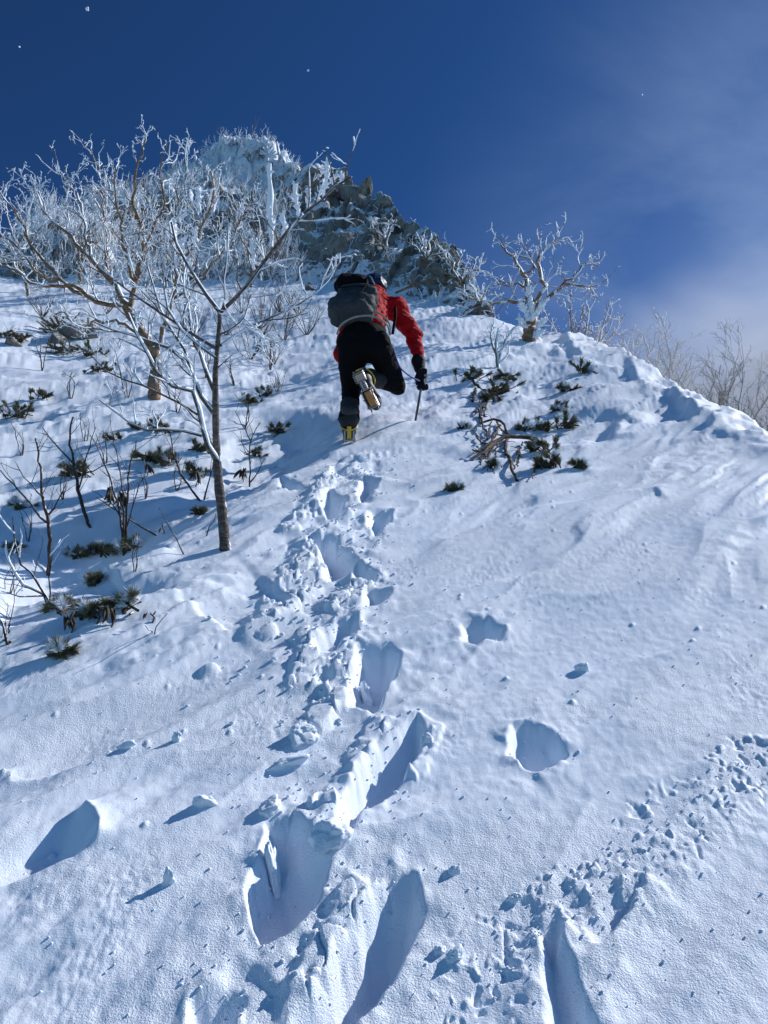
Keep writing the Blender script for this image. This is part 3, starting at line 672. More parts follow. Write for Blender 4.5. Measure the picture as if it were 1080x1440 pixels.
# further rimed birches, one behind the other, on the left
def bush_tree(name, label, px, py, h, lean, n_limbs, bark, r0, rime, seed, spread=0.55, group=None, lvl=3, cat='tree', rf=0.9, back=0.0, tkk=None, every=0.22, L0=0.40):
    rg = np.random.default_rng(seed); g = HG(px, py)
    if back: g = g + np.array([0, back, 0]); g[2] = H(g[0], g[1])[0]
    d = float((g - CAMP) @ FW); k = FPX / d; hp = h * k; x0 = 540 + float((g - CAMP)[0]) * k; y0 = 720 - float((g - CAMP) @ UP) * k
    T = [(x0, y0, r0 * k), (x0 + lean * hp * 0.12, y0 - hp * 0.15, r0 * k * 0.9), (x0 + lean * hp * 0.3, y0 - hp * 0.3, r0 * k * 0.75)]
    Ls = []
    for i in range(n_limbs):
        a = (i + 0.5) / n_limbs * 2 - 1 + rg.uniform(-0.15, 0.15); s0 = T[rg.integers(1, 3)]; L = hp * rg.uniform(0.55, 0.8)
        pts = [(s0[0], s0[1])]; ang = a * spread * 1.25 + lean * 0.4
        for j in range(4):
            ang2 = ang + rg.uniform(-0.35, 0.35); pts.append((pts[-1][0] + math.sin(ang2) * L / 4, pts[-1][1] - math.cos(ang2) * L / 4)); ang *= 0.85
        Ls.append((pts, r0 * k * 0.5, r0 * k * 0.13))
    return tree(name, label, cat, g, T, Ls, rg, bark, d, 0.16 * h * 1.3, rime, rf, group, twig=dict(every=every, L0=L0 * h / 3, lvl=lvl, r_=r0 * 0.3), tk=tkk or dict(crook=0.5, trop=(0, 0, 0.10), dens=4.2, seg=0.08, rmin=0.0022, bias=(0, 0, 0.5)), wig=0.01)
bush_tree('birch', 'rimed birch with pale tan trunk at the far left edge of the slope', 42, 416, 2.9, -0.35, 6, M_TAN, 0.045, 0.0045, 21)
bush_tree('birch', 'rimed birch standing behind the old birch below the left foot of the rocks', 112, 398, 3.4, 0.1, 6, M_TAN, 0.05, 0.0045, 22)
bush_tree('birch', 'white rimed birch behind the fork of the young birch', 262, 418, 3.2, -0.15, 6, M_TAN, 0.05, 0.0045, 23)
bush_tree('birch', 'small rimed birch against the dark rocks right of the young birch', 352, 404, 2.9, 0.1, 6, M_TAN, 0.045, 0.0045, 24)
bush_tree('birch', 'orange stemmed rimed birch low behind the old birch trunk', 186, 412, 3.0, 0.2, 5, M_TAN, 0.045, 0.0045, 25)
# ------------------------------------------------------------------ birches on the right-hand ridge
gR = HG(742, 478); dR = float((gR - CAMP) @ FW) 
TR = [(742, 478, 10), (746, 455, 9), (748, 440, 8), (745, 425, 7)]
LR = [([(747, 440), (738, 425), (715, 424), (700, 428), (684, 424), (676, 432)], 3.8, 1.0),
      ([(745, 425), (742, 405), (735, 385), (725, 370), (712, 352), (704, 345)], 3.4, 0.9),
      ([(748, 430), (765, 405), (762, 385), (757, 360), (770, 345), (790, 336)], 3.2, 0.9),
      ([(748, 432), (775, 415), (792, 400), (812, 382), (826, 368), (842, 374)], 3.2, 0.9),
      ([(735, 385), (752, 378), (746, 365), (730, 360)], 1.8, 0.8),
      ([(792, 400), (812, 402), (830, 400), (850, 395)], 1.8, 0.6),
      ([(742, 405), (728, 400), (712, 402), (700, 395)], 1.8, 0.6)]
tR = tree('gnarled_birch', 'gnarled rimed birch with bent tan limb and ice plastered trunk on the ridge crest', 'tree', gR, TR, LR, rng, M_TAN, dR, 0.5, 0.0042, 0.6,
     twig=dict(every=0.12, L0=0.46, lvl=3, r_=0.008), tk=dict(crook=0.42, trop=(0, 0, 0.03), dens=5.0, seg=0.07, rmin=0.0018, bias=(0, 0, 0.2)), wig=0.015)
rods(tR, [(748, 452, 744, 402, 5.5), (744, 450, 732, 425, 4.5), (752, 446, 764, 425, 4.5), (742, 462, 728, 446, 4), (754, 460, 768, 448, 4), (750, 470, 762, 466, 4.5), (760, 435, 770, 420, 3)], dR - 0.1, 8)
def ridge_tree(name, label, x0, y0, depth, ytop, seed, rime, rf, upright, bark, n_l=6, group=None, r0=0.05, lvl=3, rmin=0.003):
    rg = np.random.default_rng(seed); b = W3(x0, y0, depth); b[2] = H(b[0], b[1])[0]
    k = FPX / depth; y0 = 720 - float((b - CAMP) @ UP) * k; x0 = 540 + float((b - CAMP)[0]) * k; h = (y0 - ytop) / k * 0.95; hp = h * k
    T = [(x0, y0, r0 * k), (x0 + rg.uniform(-.03, .03) * hp, y0 - hp * 0.2, r0 * k * .85), (x0 + rg.uniform(-.05, .05) * hp, y0 - hp * (0.6 if upright else 0.32), r0 * k * 0.55)]
    Ls = []
    for i in range(n_l):
        a = ((i + 0.5) / n_l * 2 - 1) * (0.75 if upright else 1.15) + rg.uniform(-.15, .15); f = rg.uniform(0.25, 1.0) if upright else rg.uniform(0.6, 1)
        s = (T[1][0] + (T[2][0] - T[1][0]) * f, T[1][1] + (T[2][1] - T[1][1]) * f); L = hp * rg.uniform(0.4, 0.62)
        pts = [s]
        for j in range(4): pts.append((pts[-1][0] + math.sin(a + rg.uniform(-.3, .3)) * L / 4, pts[-1][1] - math.cos(a) * L / 4)); a *= 0.8
        Ls.append((pts, r0 * k * 0.42, r0 * k * 0.12))
    return tree(name, label, 'tree', b, T, Ls, rg, bark, depth, 0.3 * h * 0.5, rime, rf, group, twig=dict(every=0.16, L0=0.16 * h, lvl=lvl, r_=r0 * 0.25),
                tk=dict(crook=0.22 if upright else 0.42, trop=(0, 0, 0.07), dens=4.5, seg=0.1, rmin=rmin, bias=(0, 0, 0.6 if upright else 0.3), spread=0.7), wig=0.006)
ridge_tree('birch', 'spreading birch with thin rimed twigs just behind the ridge, right of the gnarled birch', 822, 480, 14.5, 385, 31, 0.0045, 0.5, False, M_TAN, 9)
ridge_tree('birch', 'low white flecked birch behind the middle of the ridge crest', 888, 520, 13.0, 428, 32, 0.004, 0.35, False, M_GREYTWIG, 10)
ridge_tree('birch', 'upright bare birch fading into mist behind the ridge, tallest at the right', 985, 590, 11.5, 500, 33, 0.003, 0.2, True, M_GREYTWIG, 9)
ridge_tree('birch', 'bare birch in mist at the right edge of the photo', 1062, 610, 10.5, 548, 34, 0.003, 0.2, True, M_GREYTWIG, 8)
ridge_tree('birch', 'small hazy bare birch between the white flecked and the tallest misty birch', 938, 560, 13.0, 470, 35, 0.003, 0.2, True, M_GREYTWIG, 7)

# snow dust blowing up the lee side, round the farthest birches
def m_mist():
    m = bpy.data.materials.new('blown_snow_dust'); m.use_nodes = True; nt = m.node_tree; nt.nodes.clear(); o = nt.nodes.new('ShaderNodeOutputMaterial'); v = nt.nodes.new('ShaderNodeVolumePrincipled')
    v.inputs['Color'].default_value = (0.93, 0.95, 1.0, 1); v.inputs['Density'].default_value = 0.075; v.inputs['Anisotropy'].default_value = 0.25; co = objco(nt); dt = nt.nodes.new('ShaderNodeVectorMath'); dt.operation = 'DOT_PRODUCT'; nt.links.new(co, dt.inputs[0]); nt.links.new(co, dt.inputs[1])
    f = math2(nt, 'MAXIMUM', math2(nt, 'SUBTRACT', 1.0, dt.outputs['Value']), 0.0); nn = nnoise(nt, 2.2, 4, 0.6, co, 0.5); f = math2(nt, 'MULTIPLY', math2(nt, 'POWER', f, 1.3), maprange(nt, nn, 0.35, 0.65, 0.08, 0.42))
    nt.links.new(f, v.inputs['Density']); nt.links.new(v.outputs[0], o.inputs['Volume']); return m
MI = m_mist()
for i, (x, y, d, rx, ry, rz) in enumerate([(1130, 560, 12.5, 4.2, 3.6, 2.3), (1000, 640, 12.5, 4.0, 3.4, 2.2)]):
    bm = bmesh.new(); bmesh.ops.create_icosphere(bm, subdivisions=5, radius=1)
    me = bpy.data.meshes.new('blown_snow_dust'); bm.to_mesh(me); bm.free(); o = link('blown_snow_dust', me, MI, None, kind='stuff', label='cloud of blown snow dust behind the right-hand ridge'); o.location = tuple(W3(x, y, d)); o.scale = (rx, ry, rz)
# ------------------------------------------------------------------ rocks of the peak
def hull_rock(seed, n_=16):
    rg = np.random.default_rng(seed); P = rg.normal(0, 1, (n_, 3)); P /= np.linalg.norm(P, axis=1, keepdims=True); P *= rg.uniform(0.7, 1.1, (n_, 1)) * np.array([1.1, 0.8, 0.75])
    bm = bmesh.new()
    for p in P: bm.verts.new(p)
    bmesh.ops.convex_hull(bm, input=bm.verts)
    bmesh.ops.bevel(bm, geom=bm.edges[:], offset=0.05, segments=1, affect='EDGES')
    me = bpy.data.meshes.new('rock'); bm.to_mesh(me); bm.free(); me.materials.append(M_ROCK); return me
ROCKM = [hull_rock(200 + i, 13 + i * 2) for i in range(7)]
PROJ = PV.reshape(-1, 3) - CAMP; _dz = PROJ @ FW
PPIX = np.stack([540 + PROJ[:, 0] / _dz * FPX, 720 - (PROJ @ UP) / _dz * FPX], 1)
def HP(px, py):                                             # nearest point of the peak seen near a pixel of the photo
    q = np.hypot(PPIX[:, 0] - px, PPIX[:, 1] - py) + 0.3 * _dz; return PV.reshape(-1, 3)[int(np.argmin(q))]
rg = np.random.default_rng(77)
spots = [(437, 246, 0.62), (430, 262, 0.5), (462, 268, 0.6), (492, 270, 0.75), (510, 285, 0.6), (437, 404, 0.26), (452, 398, 0.18), (530, 363, 0.3), (640, 405, 0.34), (655, 418, 0.3), (628, 425, 0.28), (673, 432, 0.24), (620, 395, 0.3)]
for i in range(22):
    x = rg.uniform(415, 668); y0 = np.interp(x, [a for a, _ in SKYL], [b for _, b in SKYL]); y1 = np.interp(x, [a for a, _ in FOOT], [b for _, b in FOOT])
    y = y0 + (y1 - y0) * rg.uniform(0.05, 0.95); spots.append((x, y, rg.uniform(0.22, 0.62) * (1.2 if x < 540 else 0.8)))
for i in range(6): spots.append((rg.uniform(330, 430), rg.uniform(290, 385), rg.uniform(0.3, 0.6)))
for i, (x, y, sz) in enumerate(spots):
    p = HP(x, y) + np.array([0, 0.25 * sz, -0.2 * sz]); o = link('rock', ROCKM[i % 7], None, peak)
    o.location = tuple(p); o.scale = (sz * rg.uniform(.8, 1.2), sz * rg.uniform(.8, 1.1), sz * rg.uniform(.7, 1.3)); o.rotation_euler = tuple(rg.uniform(-0.6, 0.6, 2)) + (rg.uniform(0, 6.28),)
# dark boulder half buried on the left, and small stones on the slope under the cliff
def boulder(px, py, sz, label, i, grp=None):
    g = HG(px, py); o = link('boulder', ROCKM[i % 7].copy(), None); o.location = tuple(g + np.array([0, 0, 0.1 * sz])); o.scale = (sz, sz * .8, sz * .7); o.rotation_euler = (0.2, 0.1, i * 1.3)
    o['label'] = label; o['category'] = 'rock'
boulder(108, 476, 0.6, 'dark boulder with snow on top, left of the old birch trunk', 2)
boulder(80, 482, 0.30, 'smaller dark rock at the left foot of the dark boulder', 4)
boulder(20, 485, 0.24, 'small dark rock near the left edge of the photo', 1)
boulder(437, 408, 0.22, 'round grey stone poking out of the snow left of the climber', 3)

# ------------------------------------------------------------------ rimed scrub all over the peak: nobody could count it
rg = np.random.default_rng(5); ls = []; dk = []
for i in range(2000):
    u = rg.random(); x = rg.uniform(20, 420) if u < 0.95 else rg.uniform(430, 680)
    y0 = np.interp(x, [a for a, _ in SKYL], [b for _, b in SKYL]); y1 = np.interp(x, [a for a, _ in FOOT], [b for _, b in FOOT])
    t = rg.random() ** (1.3 if x < 430 else 1.0); p = None
    ii = int(np.clip(np.searchsorted(PPX, x), 0, len(PPX) - 1)); jj = int(np.clip(np.searchsorted(PB, 1 - t), 0, len(PB) - 1)); p = PV[jj, ii]
    L = rg.uniform(0.35, 0.85) * (1.0 if x < 430 else 0.5) * (0.55 if t < 0.12 else 1)
    tmp = []; grow(rg, p, norm([rg.uniform(-.4, .4), -0.4, 1]), L, 0.012, 1, tmp, crook=0.5, trop=(0, 0, 0.15), dens=7.0, seg=0.12, rmin=0.008, spread=0.9)
    (ls if rg.random() < 0.85 else dk).extend([(a, b * 1.25) for a, b, _ in tmp])
v, f = tubes(ls, 3, lump=0.3); link('rimed_scrub', mesh_from('rimed_scrub', v, f), M_RIME, None, kind='stuff', label='white rimed scrub covering the dome and flank of the rocky peak')
v, f = tubes(dk, 3, lump=0.3); link('bare_scrub', mesh_from('bare_scrub', v, f), M_GREYTWIG, None, kind='stuff', label='grey brown leafless scrub growing among the rocks of the peak')
# little fir plastered with rime on the skyline
p = HP(377, 222); rt = thing('rimed_fir', 'tiny white fir plastered with rime on the skyline right of the dome', 'tree', p)
v, f = tubes([(np.array([p + [0, 0, -0.2], p + [0, 0, 0.5], p + [0, 0, 1.15]]), np.array([.06, .05, .02]))], 6); link('trunk', mesh_from('trunk', v, f), M_RIME, rt)
ls = []
for i in range(70):
    t = rg.random(); a = rg.uniform(0, 6.28); L = (0.42 * (1 - t) + 0.07); q = p + [0, 0, 0.1 + 0.95 * t]; d = np.array([math.cos(a), math.sin(a), 0.25])
    ls.append((np.array([q, q + d * L * .5, q + d * L]), np.array([.06, .06, .03])))
v, f = tubes(ls, 5, lump=0.5); link('crown', mesh_from('crown', v, f), M_RIME, rt, kind='stuff')
# rimed trees clinging to the right shoulder of the peak
def peak_tree(px, py, h, lean, label, seed, rime=0.008):
    rg_ = np.random.default_rng(seed); h *= 0.7; g = HP(px, py); d = float((g - CAMP) @ FW); k = FPX / d; hp = h * k; x0 = 540 + (g - CAMP)[0] * k; y0 = 720 - float((g - CAMP) @ UP) * k
    T = [(x0, y0, 3.2), (x0 + lean * hp * .1, y0 - hp * .12, 2.8), (x0 + lean * hp * .25, y0 - hp * .25, 2.2)]; Ls = []
    for i in range(6):
        a = lean * 0.8 + rg_.uniform(-0.9, 0.9); pts = [T[1 + i % 2][:2]]
        for j in range(4): pts.append((pts[-1][0] + math.sin(a) * hp * .2, pts[-1][1] - math.cos(a) * hp * .2)); a += rg_.uniform(-.6, .6)
        Ls.append((pts, 1.6, 0.7))
    tree('birch', label, 'tree', g, T, Ls, rg_, M_TAN, d, 0.3, rime, 0.95, twig=dict(every=0.22, L0=0.28, lvl=2, r_=0.009), tk=dict(crook=0.6, trop=(0, 0, .05), dens=3.5, seg=0.1, rmin=0.006, bias=(0, 0, .4)), wig=0.02)
peak_tree(655, 410, 1.5, -0.3, 'rimed birch clinging to the right shoulder of the peak, upper one', 41)
peak_tree(626, 400, 1.3, 0.5, 'white rimed birch over the brown snapped branch', 42)
peak_tree(674, 438, 1.0, 0.0, 'smallest rimed birch at the lower right end of the peak', 43)
peak_tree(598, 372, 1.2, 0.2, 'rimed birch halfway up the right edge of the peak', 44)
peak_tree(545, 352, 1.3, -0.4, 'rimed birch among bare rocks above the climber', 45)

# ------------------------------------------------------------------ saplings and bare shrubs
def hugW(x, y, lift=0.0): return HG(x, y) - lift * norm(ray(x, y))
def stick_plant(name, label, cat, base, lines, rb, seed, m=M_TWIG, rime=0.0, twig=None, group=None, rf=0.6, dd=0.25):
    """bare stems given as pixel lines that start at the base; each stem is a part"""
    rg_ = np.random.default_rng(seed); g = HG(*base); d = float((g - CAMP) @ FW); k = d / FPX; root = thing(name, label, cat, g, group)
    off = np.array([float(540 + (g - CAMP)[0] / k) - base[0], float(720 - float((g - CAMP) @ UP) / k) - base[1]])
    for i, (pl, w) in enumerate(lines):
        a = rg_.uniform(-dd, dd) if i else 0; n0 = len(pl)
        P = np.array([W3(x + off[0], y + off[1], d + a * j / max(1, n0 - 1)) for j, (x, y) in enumerate(pl)])
        if pl[0] == base: P[0] -= [0, 0, 0.05]
        n_ = int(np.clip(np.linalg.norm(np.diff(P, axis=0), axis=1).sum() / 0.05, 5, 22)); Q = smoothline(P, n_); Q[1:] += rg_.normal(0, 0.004, Q[1:].shape)
        r = np.linspace(w * k, max(w * k * 0.35, 0.0012), n_); L = [(Q, r, 5)]
        t = dict(every=0.10, L0=0.2, lvl=1, r_=0.003); t.update(twig or {}); lvl = t['lvl']
        if lvl >= 0: along(rg_, Q, r, t['every'], t['L0'], lvl, L, t['r_'], t0=0.3, crook=0.2, trop=(0, 0, .06), dens=8, seg=0.05, rmin=0.0013, bias=(0, 0, .4))
        v, f = tubes([(p, q) for p, q, _ in L], 5, lump=0.1); st = link('stem', mesh_from('stem', v, f), m, root)
        if rime:
            c = coat(L, rime, rg_, rf)
            if c: v, f = tubes(c, 4, lump=0.4); link('rime', mesh_from('rime', v, f), M_RIME, st, kind='stuff')
    return root
G1 = 'bare saplings in the hollow on the left'
stick_plant('sapling', 'dark bare sapling with a straight stem, second from the left edge', 'sapling', (69, 805), [([(69, 805), (70, 770), (68, 735), (60, 700), (57, 660), (50, 615)], 3.2), ([(66, 735), (50, 718), (35, 700), (10, 672), (-10, 658)], 1.8), ([(67, 725), (82, 702), (95, 680)], 1.6), ([(62, 700), (42, 680), (20, 650)], 1.3)], 0, 51, group=G1)
stick_plant('sapling', 'leaning bare sapling whose stem bends up from the brown tuft', 'sapling', (130, 738), [([(130, 738), (112, 700), (106, 660), (98, 620), (102, 585)], 3.0), ([(108, 670), (128, 662), (155, 652)], 1.4), ([(106, 655), (82, 630), (60, 602)], 1.6), ([(110, 690), (122, 640), (135, 600)], 1.3)], 0, 52, group=G1)
stick_plant('sapling', 'fan of thin bare stems between the bent sapling and the young birch', 'sapling', (175, 778), [([(175, 778), (177, 740), (180, 690), (184, 650), (192, 620)], 2.2), ([(174, 770), (170, 730), (160, 690), (142, 640), (128, 612)], 1.9), ([(175, 760), (172, 700), (166, 650), (160, 612)], 1.5), ([(176, 750), (190, 700), (206, 660)], 1.2), ([(175, 745), (160, 712), (130, 690)], 1.2)], 0, 53, group=G1)
stick_plant('sapling', 'rimed sapling arching left from the pine tufts at the left edge', 'sapling', (76, 852), [([(76, 852), (60, 838), (34, 822), (12, 790), (8, 760)], 2.2), ([(72, 850), (50, 815), (24, 780), (17, 725)], 2.0), ([(70, 850), (68, 810), (70, 780)], 1.4), ([(60, 838), (30, 840), (2, 830)], 1.4)], 0, 54, rime=0.002, group=G1)
stick_plant('sapling', 'two thin crossing sticks just left of the young birch trunk', 'sapling', (288, 704), [([(288, 704), (262, 680), (245, 640), (238, 610)], 2.0), ([(287, 703), (296, 670), (300, 645)], 1.4)], 0, 55, group=G1)
stick_plant('sapling', 'single thin stick in the snow left of the young birch foot', 'stick', (265, 778), [([(265, 778), (240, 745), (224, 713)], 1.3)], 0, 56, twig=dict(lvl=-1))
stick_plant('sapling', 'low stick lying towards the fan of stems, with a dark knob end', 'stick', (228, 750), [([(228, 750), (190, 735), (160, 715), (136, 700)], 1.6)], 0, 57, twig=dict(every=0.3))
stick_plant('sapling', 'thin pale forked sapling right of the young birch trunk', 'sapling', (352, 684), [([(352, 684), (352, 650), (352, 620), (366, 594)], 1.4), ([(352, 678), (364, 662), (371, 645)], 1.2), ([(352, 640), (338, 632)], 1.1), ([(354, 622), (336, 590), (330, 578)], 1.0)], 0, 58, group=G1)
stick_plant('sapling', 'dark broken twigs at the left edge low in the frame', 'twigs', (16, 906), [([(16, 906), (6, 885), (-4, 868)], 3.0), ([(14, 903), (2, 900), (-8, 892)], 2.0), ([(12, 890), (14, 878)], 1.4)], 0, 59)
stick_plant('sapling', 'short leaning stick at the left foot of the young birch', 'stick', (289, 753), [([(289, 753), (297, 738), (303, 722)], 1.3)], 0, 60, twig=dict(lvl=-1))
stick_plant('sapling', 'thin twig sticking out of the drift below the young birch', 'stick', (216, 890), [([(216, 890), (224, 876), (232, 862)], 1.2), ([(214, 890), (204, 880)], 1.0)], 0, 61, twig=dict(lvl=-1))
rg = np.random.default_rng(9)
BR = [(352, 505, 60, 'bare shrub right of the young birch stem, lowest of the thicket'), (385, 512, 45, 'reddish bare shrub with low brown litter under the thicket'), (400, 478, 60, 'bare grey shrub in the middle of the thicket left of the climber'), (432, 470, 55, 'bare shrub of the thicket nearest the climber'), (365, 462, 60, 'bare shrub behind the fork of the young birch'),
      (340, 440, 50, 'upper left bare shrub of the thicket below the rocks'), (395, 440, 45, 'upper bare shrub of the thicket, above the others'), (318, 470, 45, 'bare shrub hidden behind the young birch stem'), (275, 470, 50, 'bare shrub between the old and the young birch'), (420, 440, 40, 'small bare shrub under the grey stone'), (392, 552, 30, 'tiny bare shrub on the edge of the hollow'), (150, 440, 40, 'bare shrub under the limbs of the old birch'), (60, 445, 35, 'bare shrub left of the dark boulder')]
for i, (x, y, h, lab) in enumerate(BR):
    L = []
    for j in range(9):
        a = rg.uniform(-0.9, 0.9); hh = h * rg.uniform(.6, 1.1); L.append(([(x, y), (x + math.sin(a) * hh * .4, y - math.cos(a) * hh * .4), (x + math.sin(a) * hh * .8 + rg.uniform(-5, 5), y - hh * .85)], 0.75))
    stick_plant('bare_shrub', lab, 'shrub', (x, y), L, 0, 300 + i, M_GREYTWIG if i % 3 else M_TWIG, 0.003 if i % 2 else 0.0, dict(every=0.11, L0=0.28, lvl=1, r_=0.004), 'bare shrubs on the upper slope', 0.5, 0.4)

# ------------------------------------------------------------------ dwarf pine tufts
def needles(rg_, c, size, n_sh, n_nd, up, L=0.055, wdt=0.0045):
    V = []; shoots = []
    for i in range(n_sh):
        d = norm(np.array(up) + rg_.normal(0, 0.8, 3) * [1.2, 1, .7]); q0 = c + rg_.normal(0, 0.42 * size, 3) * [1.3, .8, 0.3]; ln = size * rg_.uniform(0.25, 1.05); q1 = q0 + d * ln; shoots.append((np.array([q0 - d * 0.05, q0 + d * ln * .5, q1]), np.array([.006, .005, .003])))
        t = rg_.uniform(0.25, 1.05, n_nd)[:, None]; b = q0 + d * ln * t; s_ = rg_.normal(0, 1, (n_nd, 3)); s_ -= (s_ @ d)[:, None] * d; s_ /= np.linalg.norm(s_, axis=1, keepdims=True)
        nd = d * 0.9 + s_ * 0.75; e = b + nd * L * rg_.uniform(0.6, 1.2, (n_nd, 1)); w_ = np.cross(nd, rg_.normal(0, 1, (n_nd, 3))); w_ *= wdt / np.linalg.norm(w_, axis=1, keepdims=True)
        V.append(np.stack([b - w_ * .5, b + w_ * .5, e], 1).reshape(-1, 3))
    V = np.concatenate(V); return V, np.arange(len(V)).reshape(-1, 3), shoots
def pine_tuft(px, py, rpx, label, seed, up=(-0.35, -0.2, 0.6), frost=0.25, cat='dwarf pine', grp='dwarf pine tufts poking out of the snow'):
    rg_ = np.random.default_rng(seed); up = np.array(up) + rg_.normal(0, .35, 3) * [1, .6, .3]; g = HG(px, py + rpx * 0.5); d = float((g - CAMP) @ FW); size = rpx * d / FPX; root = thing('dwarf_pine', label, cat, g, grp)
    n_ = int(np.clip(size * 95, 6, 22)); V, F, sh = needles(rg_, g + [0, 0, size * 0.25], size, n_ + 3, 200, up, L=0.045, wdt=0.0022 + 0.0004 * d)
    link('needles', mesh_from('needles', V, F, False), M_NEEDLE, root, kind='stuff')
    for _ in range(4):
        dv = norm([rg_.normal(0, .8), rg_.normal(0, .4), .8]) * size * rg_.uniform(.9, 1.7); sh.append((np.array([g, g + dv * .5 + rg_.normal(0, .02, 3), g + dv]), np.array([.005, .004, .002])))
    sh.append((np.array([g - [0, 0, .08], g + [0, 0, size * .2], g + np.array(up) * size * .6]), np.array([.014, .012, .006]))); v, f = tubes(sh, 5, lump=.2); link('stem', mesh_from('stem', v, f), M_TWIG, root)
    V, F, _ = needles(rg_, g + [0.02, -0.01, size * 0.33], size * 0.95, max(3, int(n_ * frost * 1.4)), 110, up, L=0.05, wdt=0.004)
    link('rime', mesh_from('rime', V, F, False), M_RIME, root, kind='stuff')
PT = [(80, 458, 24, 'dark tuft left of the large dark tuft by the boulder'), (122, 492, 20, 'dark tuft in front of the dark boulder on the right'), (98, 462, 26, 'large dark tuft against the upper side of the dark boulder'), (115, 858, 20, 'dark dwarf pine tuft left of the hanging leaf cluster'), (84, 852, 18, 'dwarf pine tuft at the root of the arching rimed sapling'), (175, 848, 24, 'tall dwarf pine tuft above the drift, below the fan of stems'), (104, 778, 15, 'small dwarf pine tuft between the two leftmost saplings'), (143, 772, 15, 'dwarf pine tuft just left of the fan of stems'), (176, 768, 17, 'dwarf pine tuft at the foot of the fan of stems'),
      (212, 640, 18, 'left half of the dark tuft pair in the hollow'), (234, 646, 20, 'right half of the dark tuft pair in the hollow'), (271, 662, 15, 'narrow dark tuft left of the young birch trunk'), (283, 628, 14, 'small tuft touching the young birch trunk from the left'), (391, 603, 14, 'dark tuft in the shade left of the climber'), (112, 660, 20, 'brown tuft behind the bent sapling'), (32, 708, 14, 'brown tuft behind the leftmost sapling'),
      (25, 578, 20, 'grey green tuft at the left edge in sunlit snow'), (60, 555, 13, 'small tuft up and right of the grey green edge tuft'), (222, 600, 16, 'low wide tuft on the sunny edge of the hollow'), (161, 614, 9, 'tiny tuft on the sunny edge of the hollow, left one'), (196, 600, 10, 'tiny tuft touching the low wide tuft'), (350, 562, 12, 'snowy tuft on the far edge of the hollow, right of the birch'), (374, 552, 11, 'second snowy tuft on the far edge of the hollow'),
      (138, 517, 13, 'small tuft on the bright slope below the dark boulder'), (90, 489, 20, 'green tuft at the foot of the dark boulder'), (30, 475, 12, 'tuft beside the small dark rock near the left edge'), (12, 468, 12, 'tuft at the very left edge beside the small dark rock'), (84, 915, 11, 'yellowish twig tuft alone on the sunlit drift'), (130, 815, 10, 'snowy tuft low on the drift right of the edge saplings'),
      (282, 720, 8, 'tiny yellow green sprig left of the young birch'), (358, 636, 10, 'dark sprig behind the thin pale sapling'), (20, 770, 10, 'dark tuft at the left edge beside the saplings'),
      (662, 526, 15, 'brown tuft left of the dead pine top'), (700, 546, 20, 'big dark tuft above the dead pine branches'), (712, 528, 14, 'tuft above the big dark tuft under the rimed stalk'), (683, 560, 10, 'dark tuft between the curled dead branches'), (796, 594, 17, 'dark tuft in the hollow right of the dead pine'), (785, 573, 9, 'small frosted tuft just above the dark hollow tuft'), (738, 600, 14, 'frosted tuft right of the dead branches'), (760, 598, 12, 'pale frosted tuft touching the frosted tuft beside the dead branches'), (766, 628, 18, 'upper dark tuft at the tip of the dead pine trunk'), (772, 648, 21, 'large frosted tuft at the tip of the dead pine trunk'), (798, 545, 12, 'lone tuft on the bright slope under the ridge'),
      (822, 518, 14, 'low tuft nearest the ridge crest'), (812, 655, 7, 'tiny snowy tuft right of the large frosted tuft'), (638, 687, 7, 'tiny brown sprig below the dead pine on the track side'), (650, 600, 6, 'snow dusted sprig left of the dead pine'), (690, 655, 6, 'tiny sprig below the dead branches')]
for i, (x, y, r, lab) in enumerate(PT):
    fr = 0.5 if 'frost' in lab or 'snowy' in lab else 0.18
    pine_tuft(x, y, r, lab, 400 + i, frost=fr, up=(0.05, -0.2, 0.7) if x > 600 else (-0.35, -0.2, 0.6))
rg = np.random.default_rng(314)
for i, (x, y) in enumerate([(40, 760), (90, 700), (150, 650), (205, 700), (250, 690), (120, 620), (30, 640), (300, 640), (250, 580), (180, 560), (60, 520), (380, 520), (330, 540), (15, 830), (190, 800), (100, 560), (345, 600), (290, 530)]):
    L = [([(x, y), (x + rg.uniform(-8, 6), y - rg.uniform(14, 26)), (x + rg.uniform(-16, 10), y - rg.uniform(32, 52))], 0.9) for j in range(3)]
    stick_plant('bare_twig', 'thin bare twigs poking out of the snow on the left slope', 'twigs', (x, y), L, 0, 900 + i, M_TWIG, 0, dict(every=0.12, L0=0.14, lvl=0), 'thin twigs poking out of the left slope')
# hanging clusters of curled leaves, each leaf a part
LEAFM = None
def leaf_cluster(px, py, n_, h, label, seed):
    global LEAFM
    rg_ = np.random.default_rng(seed); g = HG(px, py + h * 0.55); d = float((g - CAMP) @ FW); k = d / FPX; root = thing('leaf_cluster', label, 'plant', g, 'hanging clusters of curled dark leaves')
    if LEAFM is None:
        t = np.linspace(0, 1, 6)[:, None]; v, f = tubes([(np.array([[0, 0, 0]]) + t * [0, 0, -1.0] + 0.06 * np.sin(t * 3) * [1, 0, 0], np.array([.02, .09, .12, .11, .07, .01]))], 6); LEAFM = mesh_from('leaf', v, f); LEAFM.materials.append(M_LEAF)
    top = g + [0, 0, h * k * 1.05]; v, f = tubes([(np.array([g - [0, 0, .05], g + [0.02, 0, h * k * .5], top]), np.array([.005, .004, .003]))], 5); link('stem', mesh_from('stem', v, f), M_TWIG, root)
    for i in range(n_):
        o = link('leaf', LEAFM, None, root); L = h * k * rg_.uniform(.7, 1.0); o.location = tuple(top + rg_.normal(0, 0.012, 3)); o.scale = (L, L, L); o.rotation_euler = (rg_.uniform(-.5, .5), rg_.uniform(-.6, .6), rg_.uniform(0, 6))
